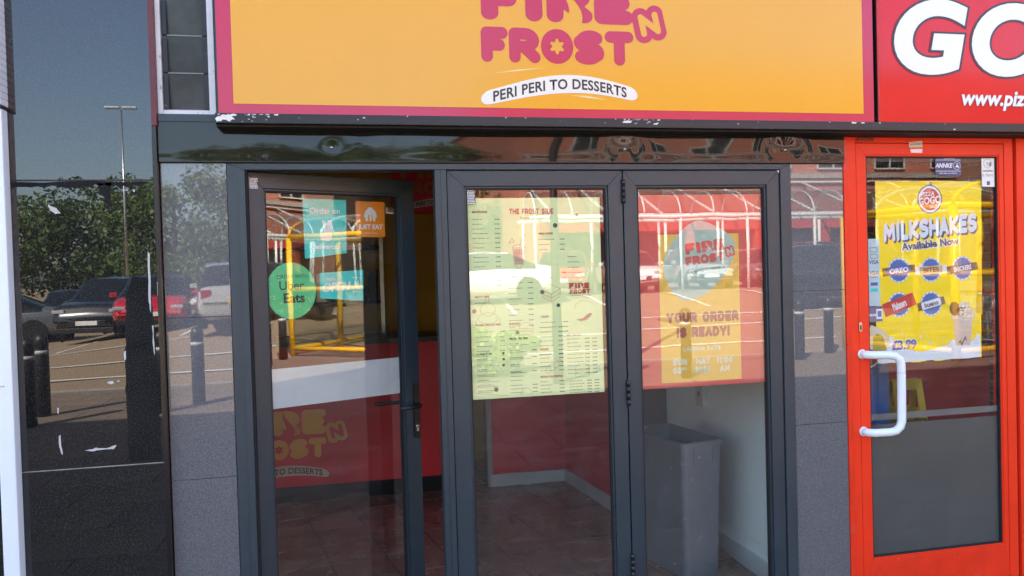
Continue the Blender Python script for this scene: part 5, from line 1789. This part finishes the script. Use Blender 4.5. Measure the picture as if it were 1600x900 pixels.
# ------------------------------------------------------------------ bollards
BOLL = mat('black_bollard_iron', (0.014, 0.014, 0.015), 0.45, var=0.2)
BAND = mat('reflective_band', (0.55, 0.55, 0.53), 0.4)
b0 = thing('bollard', (0, 0, 0), 'x', 'bollard', 'black bollards along the pavement edge')
bm = B(); lathe(bm, [(.085, 0), (.085, .86), (.078, .875), (.085, .89), (.085, .98), (.07, 1.03), (.03, 1.055), (.002, 1.06)], 0, 0, 0, 18)
obj('post', bm, BOLL, b0)
bm = B(); lathe(bm, [(.0865, .80), (.0865, .85)], 0, 0, 0, 18)
obj('band', bm, BAND, b0)
spots = [(-3.82, -6.80, 'black bollard nearest the wall, leftmost of the pillar reflection'), (-3.95, -7.60, 'second black bollard mirrored in the granite pillar'), (-2.45, -7.30, 'left one of two bollards mirrored in the left cladding'), (-2.12, -7.85, 'right one of two bollards mirrored in the left cladding'), (4.20, -8.3, 'black bollard mirrored at the edge of the menu poster'), (4.96, -7.57, 'black bollard mirrored in the launch poster'), (7.7, -8.9, 'near black bollard mirrored in the right cladding'), (8.75, -9.6, 'far black bollard mirrored in the right cladding'), (0.9, -8.2, 'black bollard in front of the shrubs')]
for k, (x, y, lb) in enumerate(spots):
    if k == 0:
        b0.location = (x, y, 0); b0['label'] = lb
    else:
        dup(b0, (x, y, 0), 0, lb)

# ------------------------------------------------------------------ lamp column
lc = thing('lamp_column', (2.98, -7.75, 0), 'dark street lamp column on the pavement, mirrored in the middle leaf', 'street lamp')
bm = B(); lathe(bm, [(.075, 0), (.075, .9), (.068, .95), (.05, 6.2), (.045, 6.25)], 2.98, -7.75, 0, 16)
obj('column', bm, BOLL, lc)
bm = B(); tube(bm, [(2.98, -7.75, 6.2), (2.98, -7.9, 6.45), (2.98, -8.6, 6.6)], .035, 10)
obj('arm', bm, BOLL, lc)
obj('lantern', box(B(), 2.86, 3.10, -9.1, -8.55, 6.55, 6.68, .03), mat('lantern_grey', (0.3, 0.3, 0.3), 0.4), lc)
pl = thing('lamp_column', (-9.9, -34, 0), 'slim twin-armed car park lamp mast before the trees', 'street lamp')
bm = B(); lathe(bm, [(.07, 0), (.035, 9.5)], -9.9, -34, 0, 12); obj('column', bm, RIM, pl)
for dx_ in (-0.66, 0.06):
    obj('lantern', box(B(), -9.9 + dx_, -9.9 + dx_ + 0.6, -34.1, -33.9, 9.5, 9.6, .02), RIM, pl)

# ------------------------------------------------------------------ yellow trolley shelter
YST = mat('yellow_painted_steel', (0.80, 0.42, 0.006), 0.35, var=0.05)
WST = mat('white_painted_steel', (0.58, 0.57, 0.54), 0.4, var=0.05)
PERSP = glass('perspex_sheet', (0.80, 0.82, 0.80), 0.05)
ts = thing('trolley_shelter', (11.48, -9.15, 0), 'yellow framed trolley shelter with white hooped roof opposite the red door', 'shelter', rz=R(-10))


def bar(p, q, r, m, parent, name):
    bm = B(); tube(bm, [p, q], r, 8); return obj(name, bm, m, parent)


SW, SD = 3.8, 2.4
for x in (-SW / 2, 0, SW / 2):
    for y in (-SD / 2, 0, SD / 2):
        if y == 0:
            continue
        bar((x, y, 0), (x, y, 2.58), .068, YST, ts, 'post')
for y in (-SD / 2, SD / 2):
    for z in (0.16, 1.45, 2.60):
        bar((-SW / 2, y, z), (SW / 2, y, z), .06 if z > 2 else .05, YST, ts, 'rail')
for x in (-SW / 2, SW / 2):
    for z in (0.16, 1.45, 2.60):
        bar((x, -SD / 2, z), (x, SD / 2, z), .06 if z > 2 else .05, YST, ts, 'rail')
for k in range(4):
    y = -SD / 2 + SD * k / 3
    bm = B(); tube(bm, [(SW / 2 * math.cos(a), y, 2.62 + 0.50 * math.sin(a)) for a in [math.pi * i / 14 for i in range(15)]], .032, 8)
    obj('roof_hoop', bm, WST if k % 3 else YST, ts)
for x in (-SW / 2, SW / 2):
    obj('side_sheet', box(B(), x - .004, x + .004, -SD / 2 + .06, SD / 2 - .06, .3, 2.5), PERSP, ts)
bm = B()
NN = 14
ring = [(SW / 2 * math.cos(math.pi * i / NN), 2.66 + 0.50 * math.sin(math.pi * i / NN)) for i in range(NN + 1)]
for (xa, za), (xb, zb) in zip(ring, ring[1:]):
    bm.faces.new([bm.verts.new(p) for p in ((xa, -SD / 2, za), (xb, -SD / 2, zb), (xb, SD / 2, zb), (xa, SD / 2, za))])
obj('roof_sheet', bm, PERSP, ts)
TR = mat('trolley_wire', (0.45, 0.45, 0.46), 0.35, 0.7)
tr0 = thing('shopping_trolley', (0, 0, 0), 'x', 'trolley', 'shopping trolleys nested in the shelter')
bm = B()
for z, hw, y0, y1 in ((.45, .22, -.40, .40), (.72, .25, -.46, .42), (1.0, .27, -.50, .43)):
    tube(bm, [(-hw, y0, z), (hw, y0, z), (hw, y1, z), (-hw, y1, z), (-hw, y0, z)], .010, 6)
for k in range(7):
    y = -.42 + k * .14
    tube(bm, [(-.26, y, 1.0), (-.22, y, .45), (.22, y, .45), (.26, y, 1.0)], .006, 5)
obj('basket', bm, TR, tr0)
bm = B()
for s_ in (-1, 1):
    tube(bm, [(s_ * .25, -.5, 1.02), (s_ * .24, -.42, .12), (s_ * .20, .40, .12)], .012, 6)
obj('chassis', bm, TR, tr0)
bm = B(); tube(bm, [(-.27, -.52, 1.03), (.27, -.52, 1.03)], .02, 8); obj('handle', bm, TAILL, tr0)
for s_ in (-1, 1):
    for y in (-.40, .38):
        bm = B(); lathe(bm, [(.06, -.015), (.06, .015)], s_ * .2, y, .06, 10, 'x'); obj('wheel', bm, TYRE, tr0)
tl = ['rearmost trolley in the yellow shelter', 'middle trolley of the nested row in the shelter', 'front trolley nearest the shelter opening']
for k in range(3):
    p = Vector((12.3, -9.7 + k * 0.4, 0))
    if k == 0:
        tr0.location = p; tr0['label'] = tl[0]
    else:
        dup(tr0, p, 0, tl[k])

# ------------------------------------------------------------------ white covered walkway with hoops
wk = thing('covered_walkway', (14, -20.6, 0.9), 'long white covered walkway with hooped roof before the brick building', 'canopy')
GZ = 0.9
for x in np.arange(5.6, 27, 2.4):
    for y in (-19.8, -21.6):
        bar((x, y, GZ if x > 0 else 0), (x, y, 3.35), .05, WST, wk, 'post')
for y in (-19.8, -21.6):
    bar((5.4, y, 3.36), (27, y, 3.36), .06, WST, wk, 'beam')
for x in np.arange(5.6, 27, 1.2):
    bm = B(); tube(bm, [(x, -20.7 + 0.9 * math.cos(a), 3.38 + 0.85 * math.sin(a)) for a in [math.pi * i / 12 for i in range(13)]], .032, 6)
    obj('roof_hoop', bm, WST, wk)
bm = B()
for x0, x1 in ((5.6, 27.0),):
    for i in range(12):
        a, b_ = math.pi * i / 12, math.pi * (i + 1) / 12
        bm.faces.new([bm.verts.new((x, -20.7 + .9 * math.cos(q), 3.42 + .85 * math.sin(q))) for x, q in ((x0, a), (x1, a), (x1, b_), (x0, b_))])
obj('roof_sheet', bm, PERSP, wk)
aw = thing('glazed_awning', (18, -28, 3.2), 'sloping white glazing bars leaning against the brick building', 'awning')
for x in np.arange(8.8, 40, 2.6):
    bar((x, -34.9, 6.2), (x, -29.5, 4.1), .07, WST, aw, 'sloping_bar')
    if True:
        bar((x, -29.5, 0.9), (x, -29.5, 4.1), .07, WST, aw, 'post')
bar((8.6, -29.5, 4.12), (40, -29.5, 4.12), .09, WST, aw, 'beam')
bar((8.6, -34.9, 6.22), (40, -34.9, 6.22), .07, WST, aw, 'beam')

# ------------------------------------------------------------------ brick building opposite
RB = brickmat('red_brick', (0.36, 0.095, 0.05), (0.46, 0.14, 0.075), (0.42, 0.34, 0.28))
RP = mat('red_painted_panel', (0.40, 0.05, 0.035), 0.6, var=0.1)
DKG = mat('dark_shop_glazing', (0.02, 0.022, 0.024), 0.06, var=0.3)
bb = thing('brick_building', (30, -40, 0.9), 'large red brick retail building across the car park', 'building')
obj('wall', box(B(), 8.4, 62, -60, -35, 0.9, 12.2), RB, bb)
obj('parapet', box(B(), 8.2, 62.2, -60.2, -34.8, 12.2, 12.55), KERB, bb)
obj('string_course', box(B(), 8.35, 62, -34.99, -34.90, 6.45, 6.7), KERB, bb)
for x in np.arange(11.0, 60, 3.6):
    w_ = obj('window', box(B(), x, x + 1.9, -34.98, -34.94, 7.0, 8.6), DKG, bb)
    bm = B()
    for a in ((x - .06, x + .02, 6.96, 8.66), (x + 1.88, x + 1.96, 6.96, 8.66), (x, x + 1.9, 6.94, 7.02), (x, x + 1.9, 8.58, 8.66), (x + .92, x + .98, 7.0, 8.6)):
        box(bm, a[0], a[1], -34.94, -34.88, a[2], a[3])
    obj('frame', bm, WST, w_)
for x in np.arange(10.0, 58, 4.0):
    obj('shop_glazing', box(B(), x, x + 3.4, -34.97, -34.93, 1.1, 3.6), DKG, bb)
    obj('pier', box(B(), x + 3.45, x + 3.95, -34.96, -34.75, 0.9, 4.0), RP, bb)
obj('fascia', box(B(), 9.5, 60, -34.96, -34.7, 3.7, 4.7), RP, bb)
b2 = thing('brick_building', (44, -18, 0.5), 'brown brick side wing far right beyond the trolley shelter', 'building')
BBR = brickmat('brown_brick', (0.22, 0.09, 0.055), (0.30, 0.13, 0.08), (0.36, 0.30, 0.25))
obj('wall', box(B(), 30, 60, -30, -8, 0.0, 9), BBR, b2)
obj('parapet', box(B(), 29.8, 60.2, -30.2, -7.8, 9, 9.3), KERB, b2)
for y in np.arange(-28, -9, 4.0):
    w_ = obj('window', box(B(), 29.94, 29.98, y, y + 2.2, 4.6, 6.4), DKG, b2)
    obj('shop_glazing', box(B(), 29.94, 29.98, y, y + 3.2, 0.6, 3.2), DKG, b2)

# ------------------------------------------------------------------ trees and shrubs
BARK = mat('bark', (0.09, 0.065, 0.045), 0.9, var=0.3, bump=0.5, bscale=20)


def leaf_mat(name, a, b_):
    m = bpy.data.materials.new(name)
    m.use_nodes = True
    nt = m.node_tree
    bs = nt.nodes['Principled BSDF']
    bs.inputs['Roughness'].default_value = 0.55
    f = _noise(nt, 1.1, 5)
    c = _ramp(nt, f, [(0.3, a), (0.7, b_)])
    nt.links.new(c, bs.inputs['Base Color'])
    tl_ = nt.nodes.new('ShaderNodeBsdfTranslucent')
    nt.links.new(c, tl_.inputs[0])
    mx = nt.nodes.new('ShaderNodeMixShader')
    mx.inputs[0].default_value = 0.25
    out = nt.nodes['Material Output']
    nt.links.new(bs.outputs[0], mx.inputs[1]); nt.links.new(tl_.outputs[0], mx.inputs[2])
    nt.links.new(mx.outputs[0], out.inputs[0])
    return m


LEAF1 = leaf_mat('leaf_mid_green', (0.06, 0.105, 0.018), (0.14, 0.20, 0.04))
LEAF2 = leaf_mat('leaf_dark_green', (0.035, 0.07, 0.015), (0.09, 0.14, 0.03))
LEAF3 = leaf_mat('leaf_yellow_green', (0.22, 0.28, 0.03), (0.38, 0.44, 0.06))


def leaves_mesh(name, centers, radii, n, size, m, parent, seed):
    rs_ = np.random.RandomState(seed)
    k = rs_.randint(0, len(centers), n)
    d = rs_.normal(size=(n, 3))
    d /= np.linalg.norm(d, axis=1)[:, None]
    rr = radii[k] * rs_.uniform(0.35, 1.05, n) ** 0.6
    p = centers[k] + d * rr[:, None] * np.array([1, 1, .8])
    u = rs_.normal(size=(n, 3)); u /= np.linalg.norm(u, axis=1)[:, None]
    v = np.cross(u, rs_.normal(size=(n, 3))); v /= np.linalg.norm(v, axis=1)[:, None]
    s = size * rs_.uniform(0.6, 1.4, n)[:, None]
    q = np.stack([p - u * s, p + v * s * .55, p + u * s, p - v * s * .55], 1).reshape(-1, 3)
    me = bpy.data.meshes.new(name)
    me.vertices.add(4 * n); me.vertices.foreach_set('co', q.ravel())
    me.loops.add(4 * n); me.loops.foreach_set('vertex_index', np.arange(4 * n))
    me.polygons.add(n); me.polygons.foreach_set('loop_start', np.arange(0, 4 * n, 4))
    me.update(calc_edges=True)
    me.materials.append(m)
    o = bpy.data.objects.new(name, me)
    C.objects.link(o)
    o.parent = parent
    return o


def tree(x, y, h, sp, m, seed, label):
    rn_ = random.Random(seed)
    t = thing('tree', (0, 0, 0), label, 'tree', 'trees beyond the car park')
    t.location = (x, y, ground_z(x, y))
    bm = B()
    tube(bm, [(0, 0, -.1), (.05, .05, h * .3), (-.05, .1, h * .6), (0, 0, h * .85)], [h * .03, h * .024, h * .014, h * .004], 8)
    cs, rd_ = [], []
    for k in range(26):
        a = rn_.uniform(0, 6.28)
        z = h * rn_.uniform(.22, .92)
        r_ = sp * (1 - abs(z / h - .5) * 1.1) * rn_.uniform(.35, 1.0)
        c_ = (r_ * math.cos(a), r_ * math.sin(a), z)
        cs.append(c_); rd_.append(sp * rn_.uniform(.24, .46))
        if k % 3 == 0:
            tube(bm, [(0, 0, z * .6), (c_[0] * .5, c_[1] * .5, z * .8), c_], [h * .01, h * .006, h * .002], 5)
    obj('trunk', bm, BARK, t, origin=(0, 0, 0))
    leaves_mesh('crown', np.array(cs), np.array(rd_), 9500, .13, m, t, seed)
    return t


tl = [(-40, -50, 9.5, 5.0, LEAF2, 'dark green tree at the far left of the tree line'), (-32, -48, 9, 4.8, LEAF1, 'mid green tree left of the tallest one'), (-25, -46, 10, 4.6, LEAF1, 'tall mid green tree mirrored over the downpipe'),
      (-19.5, -43, 8.2, 4.0, LEAF1, 'leafy green tree mirrored in the left half of the pillar'), (-14, -44, 7.4, 3.8, LEAF2, 'darker low tree mirrored in the middle of the pillar'), (-9.5, -42, 8.0, 4.0, LEAF1, 'green tree mirrored in the right half of the pillar'),
      (-4.5, -43, 8.6, 4.2, LEAF2, 'dark tree mirrored in the left cladding'), (0, -44, 8.2, 4.0, LEAF1, 'green tree behind the row of parked cars'), (4.3, -40, 7.6, 3.6, LEAF1, 'green tree left of the red brick building'), (-46, -40, 9, 5, LEAF1, 'outermost green tree of the line on the left'), (-1.5, -52, 11, 4.5, LEAF2, 'taller dark tree standing behind the line')]
for k, (x, y, h, sp, m_, lb) in enumerate(tl):
    tree(x, y, h, sp, m_, 100 + k, lb)


def shrub(x, y, w, h, m, seed, label):
    rn_ = random.Random(seed)
    t = thing('shrub', (0, 0, 0), label, 'shrub', 'shrubs in the pavement bed')
    t.location = (x, y, ground_z(x, y))
    cs = [(rn_.uniform(-w, w) * .7, rn_.uniform(-w, w) * .5, h * rn_.uniform(.25, .75)) for k in range(12)]
    leaves_mesh('foliage', np.array(cs), np.array([h * rn_.uniform(.22, .36) for _ in cs]), 2600, .045, m, t, seed)
    bm = B()
    for c_ in cs[:6]:
        tube(bm, [(0, 0, 0), (c_[0] * .5, c_[1] * .5, c_[2] * .6), c_], [.012, .009, .004], 5)
    obj('stem', bm, BARK, t, origin=(0, 0, 0))


shrub(1.75, -8.7, 0.75, 0.85, LEAF3, 7, 'bright yellow-green shrub on the left of the bed')
shrub(2.45, -9.2, 0.7, 0.8, LEAF3, 8, 'bright yellow-green shrub beside the lamp column')
shrub(1.1, -9.4, 0.7, 0.9, LEAF1, 9, 'mid green shrub behind the bright ones')

flush_print()
